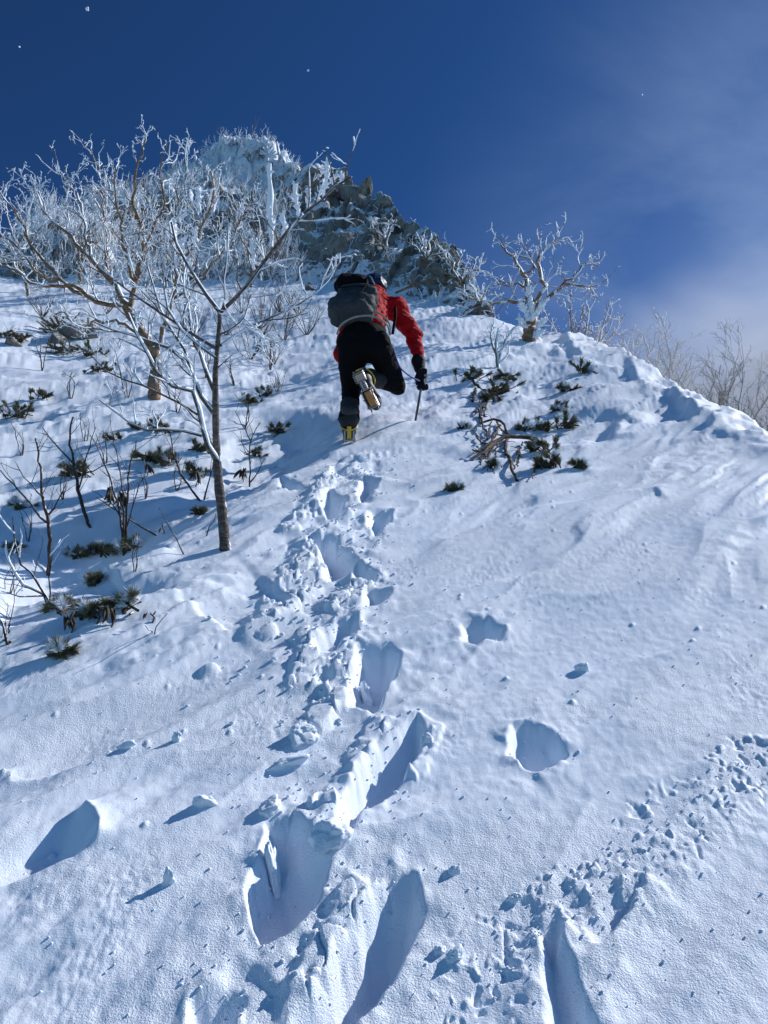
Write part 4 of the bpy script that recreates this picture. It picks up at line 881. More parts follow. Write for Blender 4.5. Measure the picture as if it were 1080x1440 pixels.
for i, (x, y, n_, h, lab) in enumerate([(153, 868, 6, 26, 'hanging dark curled leaves in the snow beside the tall tuft'), (133, 866, 3, 18, 'pair of dark curled leaves left of the hanging cluster'), (97, 876, 6, 24, 'dark curled leaves hanging below the left pine tufts'), (210, 868, 4, 12, 'small dark leaf bundle at the edge of the drift'),
      (152, 697, 8, 26, 'dark leaf bunch on the shaded bank behind the fan of stems'), (168, 703, 6, 24, 'right hand leaf bunch on the shaded bank'), (340, 668, 6, 20, 'square looking leaf bundle beside the thin pale sapling'), (274, 672, 5, 22, 'dark leaves hanging under the narrow tuft by the young birch'), (227, 746, 3, 10, 'tiny dark leaf knob at the end of the low stick'), (205, 660, 4, 18, 'dark leaves under the left half of the tuft pair')]):
    leaf_cluster(x, y, n_, h, lab, 500 + i)
# ------------------------------------------------------------------ the dead dwarf pine on the right
M_DEAD = m_bark('dead_pine_wood', (0.025, 0.018, 0.016), (0.06, 0.045, 0.04), (0.14, 0.11, 0.10), 26, 0.5)
ZG = ((600, 480), 4.154)
g0 = HG(735, 617); root = thing('dead_dwarf_pine', 'twisted dead dwarf pine with bare dark branches spread on the snow', 'tree', g0)
DP = [([(640,575),(600,568),(540,562),(470,555),(400,590),(340,640),(262,698)], 5.0, 2.0, 0.16), ([(480,560),(458,620),(500,720),(527,812)], 3.4, 2.2, 0.10), ([(480,548),(440,470),(400,455),(330,470),(308,400),(322,370),(350,330)], 3.0, 1.4, 0.14),
      ([(352,552),(315,460),(320,380)], 2.0, 1.2, 0.10), ([(430,490),(390,560),(350,620),(310,648),(268,632)], 2.6, 1.2, 0.12), ([(400,600),(362,670),(356,752)], 2.2, 1.2, 0.08), ([(560,590),(532,660),(512,702)], 1.8, 1.0, 0.10), ([(545,640),(530,732)], 1.4, 0.9, 0.07),
      ([(395,590),(330,600),(275,520),(300,480)], 1.8, 0.9, 0.12), ([(410,600),(340,660),(315,722)], 2.2, 1.0, 0.07), ([(440,580),(400,650),(440,740)], 1.3, 0.8, 0.08), ([(405,460),(440,520),(485,540)], 1.6, 0.9, 0.14), ([(380,470),(350,560),(340,600)], 1.5, 0.9, 0.10), ([(470,560),(420,545),(360,600),(270,640)], 2.0, 1.0, 0.15),
      ([(262,215),(300,268),(350,290),(400,308),(432,342)], 3.0, 1.6, 0.12), ([(285,275),(270,350)], 2.6, 2.2, 0.06), ([(400,312),(360,340),(335,420),(352,440)], 2.0, 1.2, 0.08), ([(270,410),(310,410),(330,380)], 1.4, 1.0, 0.06), ([(660,715),(625,770),(618,800)], 1.6, 0.9, 0.08), ([(575,590),(620,600),(660,620)], 2.4, 1.6, 0.12)]
rg = np.random.default_rng(61)
for pl, r0, r1, lift in DP:
    P = np.array([hugW(x, y, lift) for x, y in zp(*ZG, pl)])
    Q = smoothline(P, 18); Q[1:-1] += rg.normal(0, 0.006, Q[1:-1].shape); k = float((Q[0] - CAMP) @ FW) / FPX * 0.72; r = np.linspace(r0 * k, r1 * k, 18); L = [(Q, r, 5)]
    along(rg, Q, r, 0.16, 0.12, 0, L, 0.004, t0=0.3, crook=0.25, trop=(0, 0, -.05), dens=4, seg=0.04, rmin=0.002, bias=(-0.4, -.2, -.1))
    v, f = tubes([(a, b) for a, b, _ in L], 7, lump=0.25); link('branch', mesh_from('branch', v, f), M_DEAD, root)
# frosted stalk above it
stick_plant('dwarf_pine', 'rimed upright dwarf pine stalk above the dead pine', 'dwarf pine', (700, 516), [([(700, 516), (697, 490), (700, 462)], 2.4), ([(700, 510), (708, 485), (722, 462), (738, 455)], 2.0), ([(698, 500), (690, 475), (693, 455)], 1.6), ([(702, 495), (718, 478), (728, 474)], 1.5), ([(700, 512), (712, 500), (716, 488)], 1.6)], 0, 63, M_GREYTWIG, 0.006, dict(every=0.05, L0=0.14, lvl=2, r_=0.004), rf=0.7)
# snapped brown branch above the climber
g = HP(585, 408); d = float((g - CAMP) @ FW) - 0.7; root = thing('snapped_branch', 'snapped brown branch slanting up to the right above the climber', 'branch', g)
P = smoothline([W3(556, 412, d - .4), (W3(575, 404, d - .4)), W3(592, 398, d - .3), W3(612, 392, d - .2)], 14); v, f = tubes([(P, np.linspace(.028, .045, 14)), (np.array([P[4], P[4] + [.1, -.05, .12], P[4] + [.16, -.05, .3]]), np.array([.02, .015, .008]))], 8, lump=.15); link('branch', mesh_from('branch', v, f), M_TAN, root)

# ------------------------------------------------------------------ broken snow
M_CHUNK = m_snow('snow_chunk', True)
def chunk_mesh(seed, sx, sy, sz, n_=26, rough=0.35):
    th = np.linspace(0, math.pi, n_); ph = np.linspace(0, 2 * math.pi, n_ * 2, endpoint=False); T, Pp = np.meshgrid(th, ph, indexing='ij')
    x = np.sin(T) * np.cos(Pp); y = np.sin(T) * np.sin(Pp); z = np.cos(T); x, y, z = [np.sign(q) * np.abs(q) ** 0.8 for q in (x, y, z)]
    rg_ = np.random.default_rng(seed); r = np.full(x.shape, 1.25); L_ = np.sqrt(x * x + y * y + z * z) + 1e-9
    for _ in range(11):
        nv = norm(rg_.normal(0, 1, 3)); dt = (x * nv[0] + y * nv[1] + z * nv[2]) / L_; r = np.minimum(r, rg_.uniform(0.6, 0.95) / np.maximum(dt, 0.05) / L_)
    r = r * (1 + 0.5 * rough * fbm3(x * 2.5 + seed, y * 2.5, z * 2.5, seed, 5, 0.6))
    idx = np.arange(n_ * n_ * 2).reshape(n_, n_ * 2); nx = np.roll(idx, -1, 1); f = np.stack([idx[:-1], idx[1:], nx[1:], nx[:-1]], -1).reshape(-1, 4)
    return mesh_from('snow_chunk', np.stack([x * r * sx, y * r * sy, z * r * sz], -1).reshape(-1, 3), f)
CH = [(400, 1078, .055, .02, .018, 0.25, 'long flat snow chunk lying left of the second footprint'), (289, 1134, .026, .02, .02, 0.2, 'rounded snow chunk casting a long shadow on the left'), (237, 1244, .010, .012, .022, 1.2, 'thin upright snow shard alone in the lower left'),
      (821, 944, .022, .018, .018, 0.1, 'snow ball on the smooth slope at the right'), (514, 990, .012, .03, .05, 0.5, 'upright fin of snow at the lower end of the upper footprint'), (383, 1252, .018, .03, .062, 0.35, 'curled snow slab leaning inside the wide left footprint'),
      (474, 1183, .05, .04, .03, 0.3, 'thick snow slab between the wide footprint and the middle footprint'), (423, 1038, .05, .05, .03, 0.4, 'broken snow block left of the upper footprint'), (380, 1140, .04, .03, .02, .2, 'low snow block above the wide footprint'), (598, 1045, .018, .018, .016, 0.0, 'snow lump on the right rim of the middle footprint'),
      (175, 1052, .03, .014, .012, 0.2, 'small sharp snow chunk in the crusty patch at the left'), (640, 1228, .012, .01, .012, 0, 'small snow lump right of the bottom footprint'), (618, 1340, .012, .01, .010, 0, 'small snow lump low at the right of the bottom trench'), (722, 1268, .016, .012, .012, .2, 'snow lump at the head of the crumb trail'),
      (248, 1042, .010, .012, .022, .9, 'slim upright snow shard in the crusty patch'), (640, 1350, .02, .014, .013, .2, 'larger snow lump beside the small one near the bottom')]
for i, (x, y, a, b, c, rz, lab) in enumerate(CH):
    g = HG(x, y); o = link('snow_chunk', chunk_mesh(700 + i, a, b, c), M_CHUNK); o.location = tuple(g + [0, 0, c * 0.45]); o.rotation_euler = (0.25, -0.2, rz); o['label'] = lab; o['category'] = 'snow chunk'; o['group'] = 'broken snow chunks on the slope'
def crumbs():
    rg_ = np.random.default_rng(3); pts = []; szs = []
    def putline(P, n_, wd_, s0, s1):
        for i in range(n_):
            t = rg_.random() * (len(P) - 1); j = int(t); p = P[j] + (P[j + 1] - P[j]) * (t - j) + rg_.normal(0, wd_, 2); pts.append(p); szs.append(math.exp(rg_.uniform(math.log(s0), math.log(s1))))
    putline(TRACK[:6], 650, 0.17, .002, .011); putline(TRACK[5:], 260, 0.11, .0012, .0055); putline(TRK2, 170, 0.035, .001, .0045)
    for P, _, _ in PITW:
        Q = np.vstack([P, P[:1]]); putline(Q, 30, 0.022, .0012, .0055)
    for i in range(900):
        r = math.exp(rg_.uniform(math.log(1.6), math.log(6))); a = rg_.uniform(-.5, .5); pts.append(np.array([r * math.sin(a), r * math.cos(a)])); szs.append(rg_.uniform(.0012, .0035))
    pts_ = np.array(pts); s_ = np.array(szs); z = H(pts_[:, 0], pts_[:, 1], True)
    base = np.array([[1, 0, 0], [-1, 0, 0], [0, 1, 0], [0, -1, 0], [0, 0, 1], [0, 0, -1], [.7, .7, .5], [-.7, .6, .5], [-.6, -.7, .5], [.6, -.7, .4]]); 
    bm = bmesh.new(); [bm.verts.new(b) for b in base]; bmesh.ops.convex_hull(bm, input=bm.verts); bmesh.ops.triangulate(bm, faces=bm.faces[:]); bm.verts.ensure_lookup_table(); bm.verts.index_update()
    bv = np.array([v.co[:] for v in bm.verts]); bf = np.array([[v.index for v in f.verts] for f in bm.faces]); bm.free()
    nb = len(bv); V = bv[None] * rg_.uniform(0.7, 1.3, (len(s_), nb, 1)) * s_[:, None, None] * np.array([1.2, 1, .8]); a = rg_.uniform(0, 6.28, len(s_)); c, s2 = np.cos(a)[:, None], np.sin(a)[:, None]
    X = V[..., 0] * c - V[..., 1] * s2; Y = V[..., 0] * s2 + V[..., 1] * c; V = np.stack([X + pts_[:, :1], Y + pts_[:, 1:], V[..., 2] + z[:, None] + s_[:, None] * 0.4], -1).reshape(-1, 3)
    F = (bf[None] + nb * np.arange(len(s_))[:, None, None]).reshape(-1, 3)
    link('snow_crumbs', mesh_from('snow_crumbs', V, F, True), M_CHUNK, None, kind='stuff', label='loose snow crumbs kicked out along the footprints')
crumbs()
# wind-borne ice grains in front of the sky
for i, (x, y, r, lab) in enumerate([(123, 12, 2.6, 'brightest ice grain in the sky at the top left'), (433, 99, 1.6, 'ice grain in the sky above the peak'), (903, 133, 1.2, 'faint ice grain in the sky at the right'), (27, 66, 1.1, 'faint ice grain near the upper left edge'), (652, 352, 1.7, 'ice fleck blown off the right shoulder of the peak')]):
    o = link('ice_grain', chunk_mesh(800 + i, r * 3 / FPX, r * 3 / FPX, r * 3 / FPX, 10), M_RIME); o.location = tuple(W3(x, y, 3.0)); o['label'] = lab; o['category'] = 'ice grain'; o['group'] = 'ice grains blown through the air'

# ------------------------------------------------------------------ the climber: smooth blended volumes turned into one skin per garment
def surface_nets(f, lo, hi, h):
    lo = np.array(lo, float); nx, ny, nz = [int(math.ceil((b - a) / h)) + 1 for a, b in zip(lo, hi)]
    X, Y, Z = np.meshgrid(lo[0] + h * np.arange(nx), lo[1] + h * np.arange(ny), lo[2] + h * np.arange(nz), indexing='ij')
    F = f(np.stack([X, Y, Z], -1)); S = F < 0; C = [(i, j, k) for i in (0, 1) for j in (0, 1) for k in (0, 1)]
    cnt = sum(S[i:nx - 1 + i, j:ny - 1 + j, k:nz - 1 + k].astype(int) for i, j, k in C); act = (cnt > 0) & (cnt < 8)
    ids = -np.ones(act.shape, int); ci = np.argwhere(act); ids[act] = np.arange(len(ci)); acc = np.zeros((len(ci), 3)); w_ = np.zeros(len(ci))
    for a in C:
        for ax in range(3):
            if a[ax]: continue
            b = list(a); b[ax] = 1; A = ci + np.array(a); B = ci + np.array(b); fa = F[A[:, 0], A[:, 1], A[:, 2]]; fb_ = F[B[:, 0], B[:, 1], B[:, 2]]
            m = (fa < 0) != (fb_ < 0); t = np.where(m, fa / (fa - fb_ + 1e-12), 0); p = A + t[:, None] * (B - A); acc[m] += p[m]; w_[m] += 1
    V = lo + h * acc / w_[:, None]; Q = []
    for ax in range(3):
        o1, o2 = (ax + 1) % 3, (ax + 2) % 3; sl = [slice(None)] * 3; s2 = [slice(None)] * 3; sl[ax] = slice(0, -1); s2[ax] = slice(1, None)
        E = np.argwhere(S[tuple(sl)] != S[tuple(s2)]); E = E[(E[:, o1] > 0) & (E[:, o2] > 0) & (E[:, o1] < S.shape[o1] - 1) & (E[:, o2] < S.shape[o2] - 1)]
        q = []
        for d1, d2 in ((-1, -1), (0, -1), (0, 0), (-1, 0)):
            c = E.copy(); c[:, o1] += d1; c[:, o2] += d2; q.append(ids[c[:, 0], c[:, 1], c[:, 2]])
        q = np.stack(q, 1); ins = S[E[:, 0], E[:, 1], E[:, 2]]; q[~ins] = q[~ins][:, ::-1]; Q.append(q)
    return V, np.concatenate(Q)
def cap(P, a, b, ra, rb):
    a = np.array(a); b = np.array(b); e = b - a; t = np.clip(((P - a) @ e) / (e @ e + 1e-12), 0, 1); return np.linalg.norm(P - a - t[..., None] * e, axis=-1) - (ra + (rb - ra) * t)
def ell(P, c, ax, r):
    """ellipsoid with axes ax (rows) and radii r"""
    q = (P - np.array(c)) @ np.array(ax).T; r = np.array(r); k = np.linalg.norm(q / r, axis=-1); return (k - 1) * r.min()
def rbox(P, c, ax, r, rd):
    q = np.abs((P - np.array(c)) @ np.array(ax).T) - (np.array(r) - rd); return np.linalg.norm(np.maximum(q, 0), axis=-1) + np.minimum(q.max(-1), 0) - rd
def smin(a, b, k): h = np.clip(0.5 + 0.5 * (b - a) / k, 0, 1); return b * (1 - h) + a * h - k * h * (1 - h)
def su(k, *d):
    r = d[0]
    for q in d[1:]: r = smin(r, q, k)
    return r
def wr(P, sx, sy, sz, amp, seed): return amp * fbm3(P[..., 0] * sx, P[..., 1] * sy, P[..., 2] * sz, seed, 3)
def sdf_part(name, f, pts, pad, h, m, parent, **kw):
    pts = np.array(pts); V, Q = surface_nets(f, pts.min(0) - pad, pts.max(0) + pad, h); return link(name, mesh_from(name, V, Q), m, parent, **kw)
def m_cloth(name, c, rough=0.8, sc=60, c2=None):
    m, nt, b = mat(name, rough, 0.12); co = objco(nt); n = nnoise(nt, 6, 4, 0.6, co); c2 = c2 or tuple(x * 0.65 for x in c)
    nt.links.new(mixc(nt, n, c2, c), b.inputs['Base Color']); p = bump(nt, b, nnoise(nt, 11, 4, 0.6, co, 1.0), 0.7, 0.03); bump(nt, b, nnoise(nt, sc * 4, 2, 0.6, co), 0.3, 0.002, p); return m
M_BLACK = m_cloth('black_softshell', (0.0045, 0.0045, 0.006), 0.9); M_RED = m_cloth('red_shell', (0.46, 0.005, 0.010), 0.75, c2=(0.30, 0.003, 0.007)); M_GREY = m_cloth('grey_pack_fabric', (0.058, 0.066, 0.075), 0.7, c2=(0.034, 0.039, 0.045))
M_DGREY = m_cloth('dark_gaiter_fabric', (0.03, 0.032, 0.035), 0.55); M_NAVY = m_cloth('navy_helmet_shell', (0.012, 0.03, 0.09), 0.35); M_GLOVE = m_cloth('black_glove', (0.010, 0.011, 0.016), 0.6)
def m_plain(name, c, rough, metal=0.0):
    m, nt, b = mat(name, rough, 0.5); co = objco(nt); nt.links.new(mixc(nt, nnoise(nt, 25, 4, .7, co), tuple(x * 0.55 for x in c), c), b.inputs['Base Color']); b.inputs['Metallic'].default_value = metal; return m
M_STEEL = m_plain('crampon_steel', (0.40, 0.42, 0.45), 0.4, 0.8); M_ORANGE = m_plain('orange_snow_plate', (0.62, 0.27, 0.08), 0.6); M_TANP = m_plain('worn_tan_plate', (0.62, 0.44, 0.34), 0.7); M_YEL = m_plain('yellow_lever', (0.75, 0.47, 0.04), 0.5)
M_SKIN = m_plain('skin', (0.55, 0.34, 0.25), 0.6); M_BLUE = m_plain('blue_leash', (0.05, 0.07, 0.35), 0.7); M_STRAP = m_plain('pale_webbing', (0.35, 0.34, 0.30), 0.8); M_RUB = m_plain('boot_rubber', (0.03, 0.03, 0.032), 0.6)
gC = HG(491, 622); D0 = float((gC - CAMP) @ FW)
def C3(px, py, dd=0.0): return W3(px, py, D0 + dd)
K0 = D0 / FPX
person = thing('person', 'climber in red jacket and black trousers stepping uphill, one crampon sole showing', 'person', gC)
# boots
def frame(t, n_):
    t = norm(t); n_ = norm(np.array(n_) - t * (np.array(n_) @ t)); s_ = np.cross(n_, t); return t, s_, n_
def boot(o, t, n_, sc, side):
    t, s_, n_ = frame(t, n_); Mx = np.array([t, s_, n_]); Lc = lambda a, b, c: np.array(o) + sc * (a * t + b * s_ + c * n_)
    def f(P):
        q = (P - np.array(o)) @ Mx.T / sc
        d = su(0.03, cap(q, (-.055, 0, .045), (.15, 0, .038), .044, .042), ell(q, (.12, 0, .045), np.eye(3), (.10, .054, .048)), cap(q, (-.03, 0, .06), (-.035, 0, .20), .052, .060))
        return np.maximum(d, -q[..., 2]) * sc + wr(P, 18, 18, 18, .002, 3)
    b = sdf_part('boot', f, [Lc(-.1, -.07, -.01), Lc(.23, .07, .3), Lc(.23, -.07, -.01), Lc(-.1, .07, .3)], .05, .007, M_RUB, person)
    V = []; Fq = []; Mi = []; mats = [M_STEEL, M_ORANGE, M_TANP, M_YEL, M_RUB]
    def box(x0, x1, y0, y1, z0, z1, mi, skew=0.0):
        base = sum(len(v) for v in V); V.append(np.array([Lc(x, y + skew * (x - x0), z) for x in (x0, x1) for y in (y0, y1) for z in (z0, z1)])); a = np.array([[0, 1, 3, 2], [4, 6, 7, 5], [0, 4, 5, 1], [2, 3, 7, 6], [0, 2, 6, 4], [1, 5, 7, 3]]) + base; Fq.append(a); Mi.extend([mi] * 6)
    def spike(x, y, L, dx=0.0, dy=0.0, r=.008):
        base = sum(len(v) for v in V); V.append(np.array([Lc(x - r, y - r * .5, -.006), Lc(x + r, y - r * .5, -.006), Lc(x + r, y + r * .5, -.006), Lc(x - r, y + r * .5, -.006), Lc(x + dx, y + dy, -L), Lc(x + dx, y + dy, -L), Lc(x + dx, y + dy, -L), Lc(x + dx, y + dy, -L)]))
        Fq.append(np.array([[0, 1, 5, 4], [1, 2, 6, 5], [2, 3, 7, 6], [3, 0, 4, 7]]) + base); Mi.extend([4] * 4)
    for y in (-.044, .039): box(-.085, -.02, y, y + .005, -.022, -.002, 0); box(.05, .19, y - .002, y + .003, -.022, -.002, 0)
    box(-.02, .05, -.022, -.008, -.008, -.002, 0); box(-.02, .05, .008, .022, -.008, -.002, 0)
    for x in (-.012, .004, .020, .036): box(x, x + .006, -.022, .022, -.010, -.0015, 0)
    for x in (-.09, -.025, .045, .185): box(x, x + .006, -.045, .045, -.016, -.001, 0)
    for x in (.058, .082, .106, .130, .154): box(x, x + .008, .034, .048, -.019, -.0005, 0)
    box(.062, .178, -.030, .022, -.014, -.001, 1); box(-.078, -.030, -.036, .036, -.013, -.001, 2)
    for x in (-.08, -.03, .055, .115): spike(x, -.043, .045); spike(x, .043, .045)
    for y in (-.03, .03): spike(.19, y, .035, .045, 0, .010); spike(.165, y * 1.4, .048, .02)
    # heel lever and bail
    box(-.112, -.100, -.016, .016, .01, .105, 3); box(-.108, -.098, -.040, -.028, .0, .07, 0); box(-.108, -.098, .028, .040, .0, .07, 0); box(-.104, -.09, -.045, .045, .062, .072, 4)
    me = mesh_from('crampon', np.concatenate(V), Fq, False); cr = link('crampon', me, mats, b); me.polygons.foreach_set('material_index', Mi)
    # yellow ankle strap round the boot
    ang = np.linspace(0, 2 * math.pi, 18); P = np.array([Lc(-.03 + .078 * math.cos(a), .062 * math.sin(a), .095 + .02 * math.cos(a)) for a in ang]); v, f_ = tubes([(P, np.full(18, .007 * sc))], 6); link('strap', mesh_from('strap', v, f_), M_YEL, b)
    return Lc
slopeup = norm([0.0, 0.80, 0.52])
Lb = boot(gC + np.array([0, -0.02, 0.045]), slopeup + np.array([-.05, 0, .12]), [0, -.45, 0.9], 1.18, 0)
hl = C3(507, 531, -.14); to = norm(C3(529, 577, -.10) - C3(507, 531, -.14)); Rb = boot(hl + to * 0.06, to, FW + 0.42 * RT + 0.1 * UP, 1.22, 1)
ankL = Lb(-.03, 0, .15); ankR = Rb(-.03, 0, .15)
J = dict(pelv=C3(512, 480, .10), hipL=C3(495, 488, .06), hipR=C3(531, 488, .04), kneeL=C3(494, 548, .13), kneeR=C3(559, 543, .30), chest=C3(520, 432, .46), waist=C3(513, 456, .20),
         shL=C3(494, 433, .48), shR=C3(556, 434, .44), elR=C3(582, 472, .42), wrR=C3(590, 517, .29), elL=C3(478, 499, .46), wrL=C3(492, 520, .80), neck=C3(528, 414, .56), head=C3(527, 406, .68))
def f_tr(P):
    d = su(.06, ell(P, J['pelv'], np.eye(3), (.215, .17, .17)), cap(P, J['hipL'], J['kneeL'], .135, .092), cap(P, J['hipR'], J['kneeR'], .135, .082), cap(P, J['pelv'], J['waist'], .18, .185))
    d = su(.03, d, cap(P, J['kneeL'], ankL + [0, 0, .02], .088, .076), cap(P, J['kneeR'], Rb(-.03, 0, .17), .082, .062), cap(P, ankL + [0, 0, .10], ankL, .080, .088))
    return d + wr(P, 9, 9, 20, .008, 5) + wr(P, 5, 5, 5, .008, 6)
sdf_part('trousers', f_tr, [J['pelv'] - .2, J['pelv'] + .2, J['waist'] + .18, ankL - .06, ankL, J['kneeR'] + [.05, .05, -.05], Rb(-.03, 0, .1), J['kneeL']], .09, .0085, M_BLACK, person)
def f_ga(P): return np.maximum(cap(P, J['kneeR'] * .35 + Rb(-.03, 0, .17) * .65, Rb(-.03, 0, .10), .078, .070), -1) + wr(P, 14, 14, 30, .006, 9)
sdf_part('gaiter', f_ga, [J['kneeR'], ankR], .08, .0085, M_DGREY, person)
def f_gb(P): return cap(P, ankL + [0.005, 0, .13], ankL + [0, 0, -.01], .086, .092) + wr(P, 14, 14, 30, .006, 9)
sdf_part('gaiter', f_gb, [ankL + [0, 0, .13], ankL], .12, .0085, M_DGREY, person)
def f_ja(P):
    d = su(.07, cap(P, J['waist'] - .03 * FW, J['chest'], .19, .20), cap(P, J['shL'], J['shR'], .11, .11), cap(P, J['chest'], J['neck'], .14, .10)); 
    d = su(.045, d, cap(P, J['shR'], J['elR'], .098, .080), cap(P, J['shL'], J['elL'], .085, .058)); d = su(.02, d, cap(P, J['elR'], J['elR'] * .2 + J['wrR'] * .8, .080, .060), cap(P, J['elL'], J['wrL'], .056, .05))
    return d + wr(P, 10, 10, 26, .014, 15) + wr(P, 5, 5, 5, .010, 16)
sdf_part('jacket', f_ja, [J['waist'] - .2, J['waist'] + .1, J['chest'] + .2, J['chest'] - .2, J['shL'], J['shR'], J['elR'], J['wrR'], J['elL'], J['wrL'], J['neck']], .12, .0085, M_RED, person)
# head and neck, looking up the slope; the body goes on under the clothes as one skin
hf = norm(np.array([0.10, 0.9, 0.35])); hu = norm(np.array([0.0, -.35, .9]) - hf * (np.array([0.0, -.35, .9]) @ hf)); hs = np.cross(hf, hu); HA = np.array([hs, hf, hu]); hd = J['head']
def f_bo(P):
    q = lambda a, b, c: hd + a * hs + b * hf + c * hu
    d = su(.03, ell(P, hd, HA, (.075, .095, .115)), ell(P, q(0, .035, -.055), HA, (.055, .065, .065)), cap(P, q(0, -.02, -.08), J['neck'], .055, .062)); d = su(.012, d, cap(P, q(0, .09, .01), q(0, .112, -.025), .010, .015), cap(P, q(-.03, .085, .03), q(.03, .085, .03), .014, .014), cap(P, q(-.02, .088, -.058), q(.02, .088, -.058), .009, .009), ell(P, q(.077, 0, -.01), HA, (.012, .022, .033)), ell(P, q(-.077, 0, -.01), HA, (.012, .022, .033)))
    for s_ in (-.03, .03): d = np.maximum(d, -(cap(P, q(s_, .105, .008), q(s_, .105, .006), .012, .012)))
    return su(.05, d, cap(P, J['neck'], J['chest'], .06, .13), cap(P, J['chest'], J['waist'], .14, .14), cap(P, J['waist'], J['pelv'], .14, .13))
sdf_part('body', f_bo, [hd - .15, hd + .15, J['pelv'] - .1, J['pelv'] + .1, J['chest']], .06, .0085, M_SKIN, person)
def f_he(P):
    c = hd + .02 * hu - .01 * hf; d = ell(P, c, HA, (.125, .150, .125)); q = (P - c) @ HA.T; d = np.maximum(d, -(q[..., 2] + .045 + .25 * q[..., 1])); d = np.maximum(d, -ell(P, c, HA, (.107, .132, .107)))
    return d - .004 * (np.sin(q[..., 0] * 110) > .6) * (q[..., 2] > .02)
hm = sdf_part('helmet', f_he, [hd], .19, .007, M_NAVY, person)
# gloves: palm, four separate curled fingers and a thumb
def glove(wr0, el, grip, dirs, seed):
    """wrist, elbow, grip centre; dirs = (across the knuckles, finger direction, back of the hand)"""
    ac, fd, bk = [norm(v) for v in dirs]; parts = []
    kn = grip + bk * .028 - fd * .012
    def f(P):
        d = su(.02, cap(P, wr0 + norm(el - wr0) * .07, wr0, .070, .054), cap(P, wr0, wr0 * .4 + kn * .6, .045, .042)); ax = np.array([ac, fd, bk]); d = su(.02, d, rbox(P, wr0 * .40 + kn * .60, ax, (.052, .062, .025), .020), cap(P, wr0 * .5 + kn * .5, kn + fd * .02, .03, .026))
        for i, L in enumerate((.92, 1.05, 1.0, .82)):
            a = kn + ac * (-.039 + .026 * i) + fd * .02; b = a + fd * .036 * L - bk * .006; c = b + fd * .014 * L - bk * .032 * L; e = c - fd * .022 * L - bk * .016
            g = su(.004, cap(P, a, b, .0150, .0140), cap(P, b, c, .0140, .0130), cap(P, c, e, .0130, .0115)); d = smin(d, g, .005)
        a = wr0 * .45 + kn * .55 - ac * .042; b = a - ac * .014 + fd * .03 - bk * .012; c = b + fd * .026 - bk * .020 + ac * .014; d = smin(d, su(.006, cap(P, a, b, .018, .016), cap(P, b, c, .016, .0125)), .008)
        return d
    return sdf_part('glove', f, [wr0, grip, wr0 + norm(el - wr0) * .06], .12, .005, M_GLOVE, person)
grip = C3(593, 540, .25); glove(J['wrR'], J['elR'], grip, (RT + .35 * FW, -UP * .8 + .15 * RT - .25 * FW, -FW * .8 - .2 * UP + .3 * RT), 1)
gl2 = C3(497, 528, .98); gl2[2] = H(gl2[0], gl2[1])[0] + .05; glove(J['wrL'], J['elL'], gl2, (RT, [0, .75, .5], [0, -.5, .8]), 2)
# jacket hem, belt and harness lines seen between pack and trousers
def arcline(pts, r, m, name, parent, dd, n_=26):
    P = smoothline(np.array([C3(x, y, dd[i] if isinstance(dd, list) else dd) for i, (x, y) in enumerate(pts)]), n_); v, f = tubes([(P, np.full(n_, r))], 6, lump=.15); return link(name, mesh_from(name, v, f), m, parent)
# ------------------------------------------------------------------ his rucksack
tp_ = norm(C3(519, 418, .46) - C3(507, 460, .06)); ws = norm(RT - tp_ * (RT @ tp_) + .10 * UP); ws = norm(ws - tp_ * (ws @ tp_)); bn = norm(np.cross(ws, tp_)); bn = bn if bn @ FW < 0 else -bn
pc = C3(500, 427, .14); pack = thing('rucksack', 'grey rucksack with black lid on the climber\'s back', 'rucksack', pc)
PA = np.array([ws, bn, tp_])
def f_pk(P):
    q = (P - pc) @ PA.T; d = rbox(P, pc, PA, (.183, .12, .24), .10); d = smin(d, rbox(P, pc - ws * .02 - tp_ * .14, PA, (.205, .135, .11), .09), .05); d = smin(d, rbox(P, pc + ws * .13 + bn * .02 - tp_ * .02, PA, (.07, .10, .16), .05), .03)
    return d + wr(P, 9, 9, 14, .018, 25) + .006 * np.sin(q[..., 2] * 45 + 3 * np.sin(q[..., 0] * 9)) * (np.abs(q[..., 0]) > .12)
sdf_part('pack_body', f_pk, [pc - .25, pc + .25], .12, .009, M_GREY, pack)
lc = pc + tp_ * .25 - ws * .055 + bn * .055
sdf_part('lid', lambda P: smin(rbox(P, lc, PA, (.145, .105, .075), .06), ell(P, lc - ws * .12, PA, (.07, .07, .05)), .03) + wr(P, 12, 12, 12, .014, 27), [lc - .2, lc + .2], .08, .009, M_BLACK, pack)
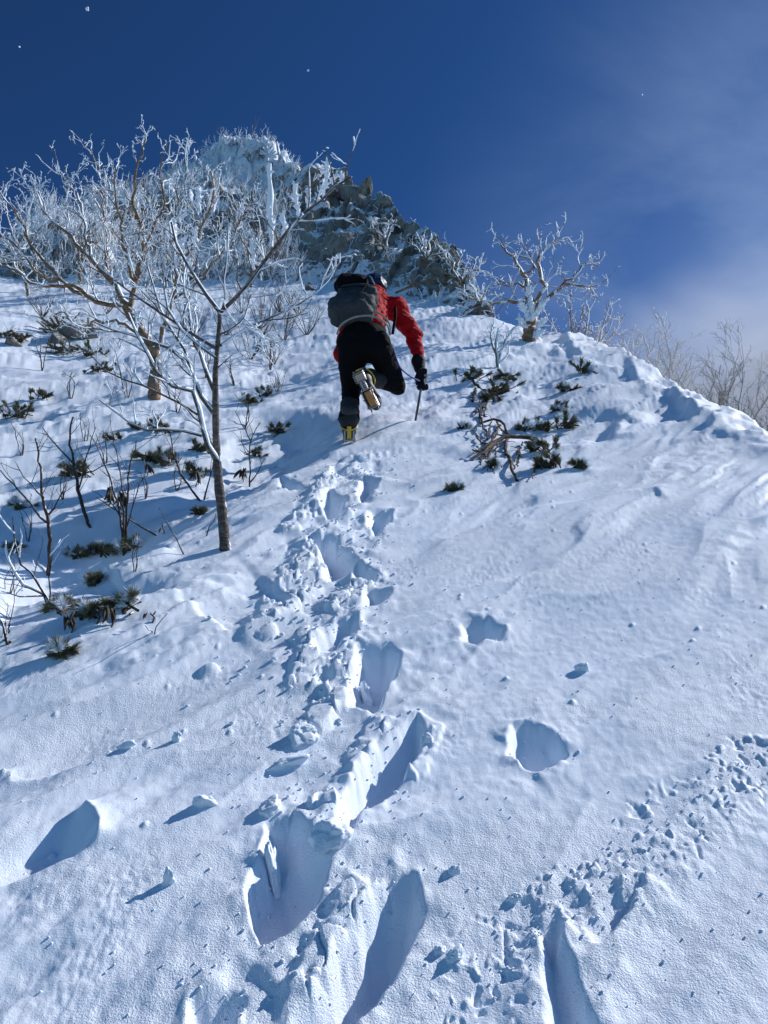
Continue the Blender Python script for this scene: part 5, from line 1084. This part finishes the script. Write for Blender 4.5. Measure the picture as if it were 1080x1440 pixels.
def pline(L, r, m, name):
    P = smoothline(np.array([pc + a * ws + b * bn + c * tp_ for a, b, c in L]), 20); v, f = tubes([(P, np.full(20, r))], 6, lump=.1); link(name, mesh_from(name, v, f), m, pack)
pline([(.08, .13, .24), (.10, .145, .12), (.09, .148, 0), (.05, .150, -.12)], .006, M_BLACK, 'compression_strap')
pline([(-.17, .10, .12), (-.08, .140, .05), (.04, .142, .07), (.18, .08, .12)], .005, M_BLACK, 'compression_strap')
pline([(.10, .12, .30), (.13, .14, .22), (.17, .12, .13)], .007, M_STRAP, 'buckle_strap')
arcline([(474, 470), (478, 459), (489, 450), (503, 445), (520, 444), (535, 449), (545, 458), (549, 470)], .010, M_STRAP, 'hip_belt', pack, [.02, -.04, -.09, -.11, -.11, -.09, -.03, .06])
arcline([(522, 438), (534, 441), (543, 448), (548, 457), (549, 466)], .009, M_STRAP, 'hip_belt_strap', pack, [-.02, -.03, -.02, .01, .06])
arcline([(556, 432), (556, 445), (554, 458), (552, 470)], .014, M_BLACK, 'shoulder_strap', pack, [.28, .24, .22, .22])
# ------------------------------------------------------------------ his ice axe and leash
ax0 = C3(593, 541, .25); axb = C3(584, 588, .25); gx = HG(583, 590); axb = gx - np.array([0, 0, .06]); axe = thing('ice_axe', 'ice axe held by its head with the shaft stabbed in the snow', 'ice axe', gx)
v, f = tubes([(np.array([ax0, ax0 * .5 + axb * .5, axb]), np.array([.012, .012, .011]))], 8); link('shaft', mesh_from('shaft', v, f), M_RUB, axe)
sh = norm(ax0 - axb); fd = norm(FW - sh * (FW @ sh)); t = np.linspace(-1, 1, 14)
P = np.array([ax0 + fd * .13 * a + sh * (.012 - .035 * a * a) for a in t]); v, f = tubes([(P, np.interp(t, [-1, -.3, .3, 1], [.004, .010, .011, .014]))], 6); link('head', mesh_from('head', v, f), M_STEEL, axe)
arcline([(553, 490), (561, 514), (570, 524), (580, 531), (590, 536)], .0075, M_BLUE, 'leash', axe, [.05, .02, .05, .12, .19])
#@@NEXT
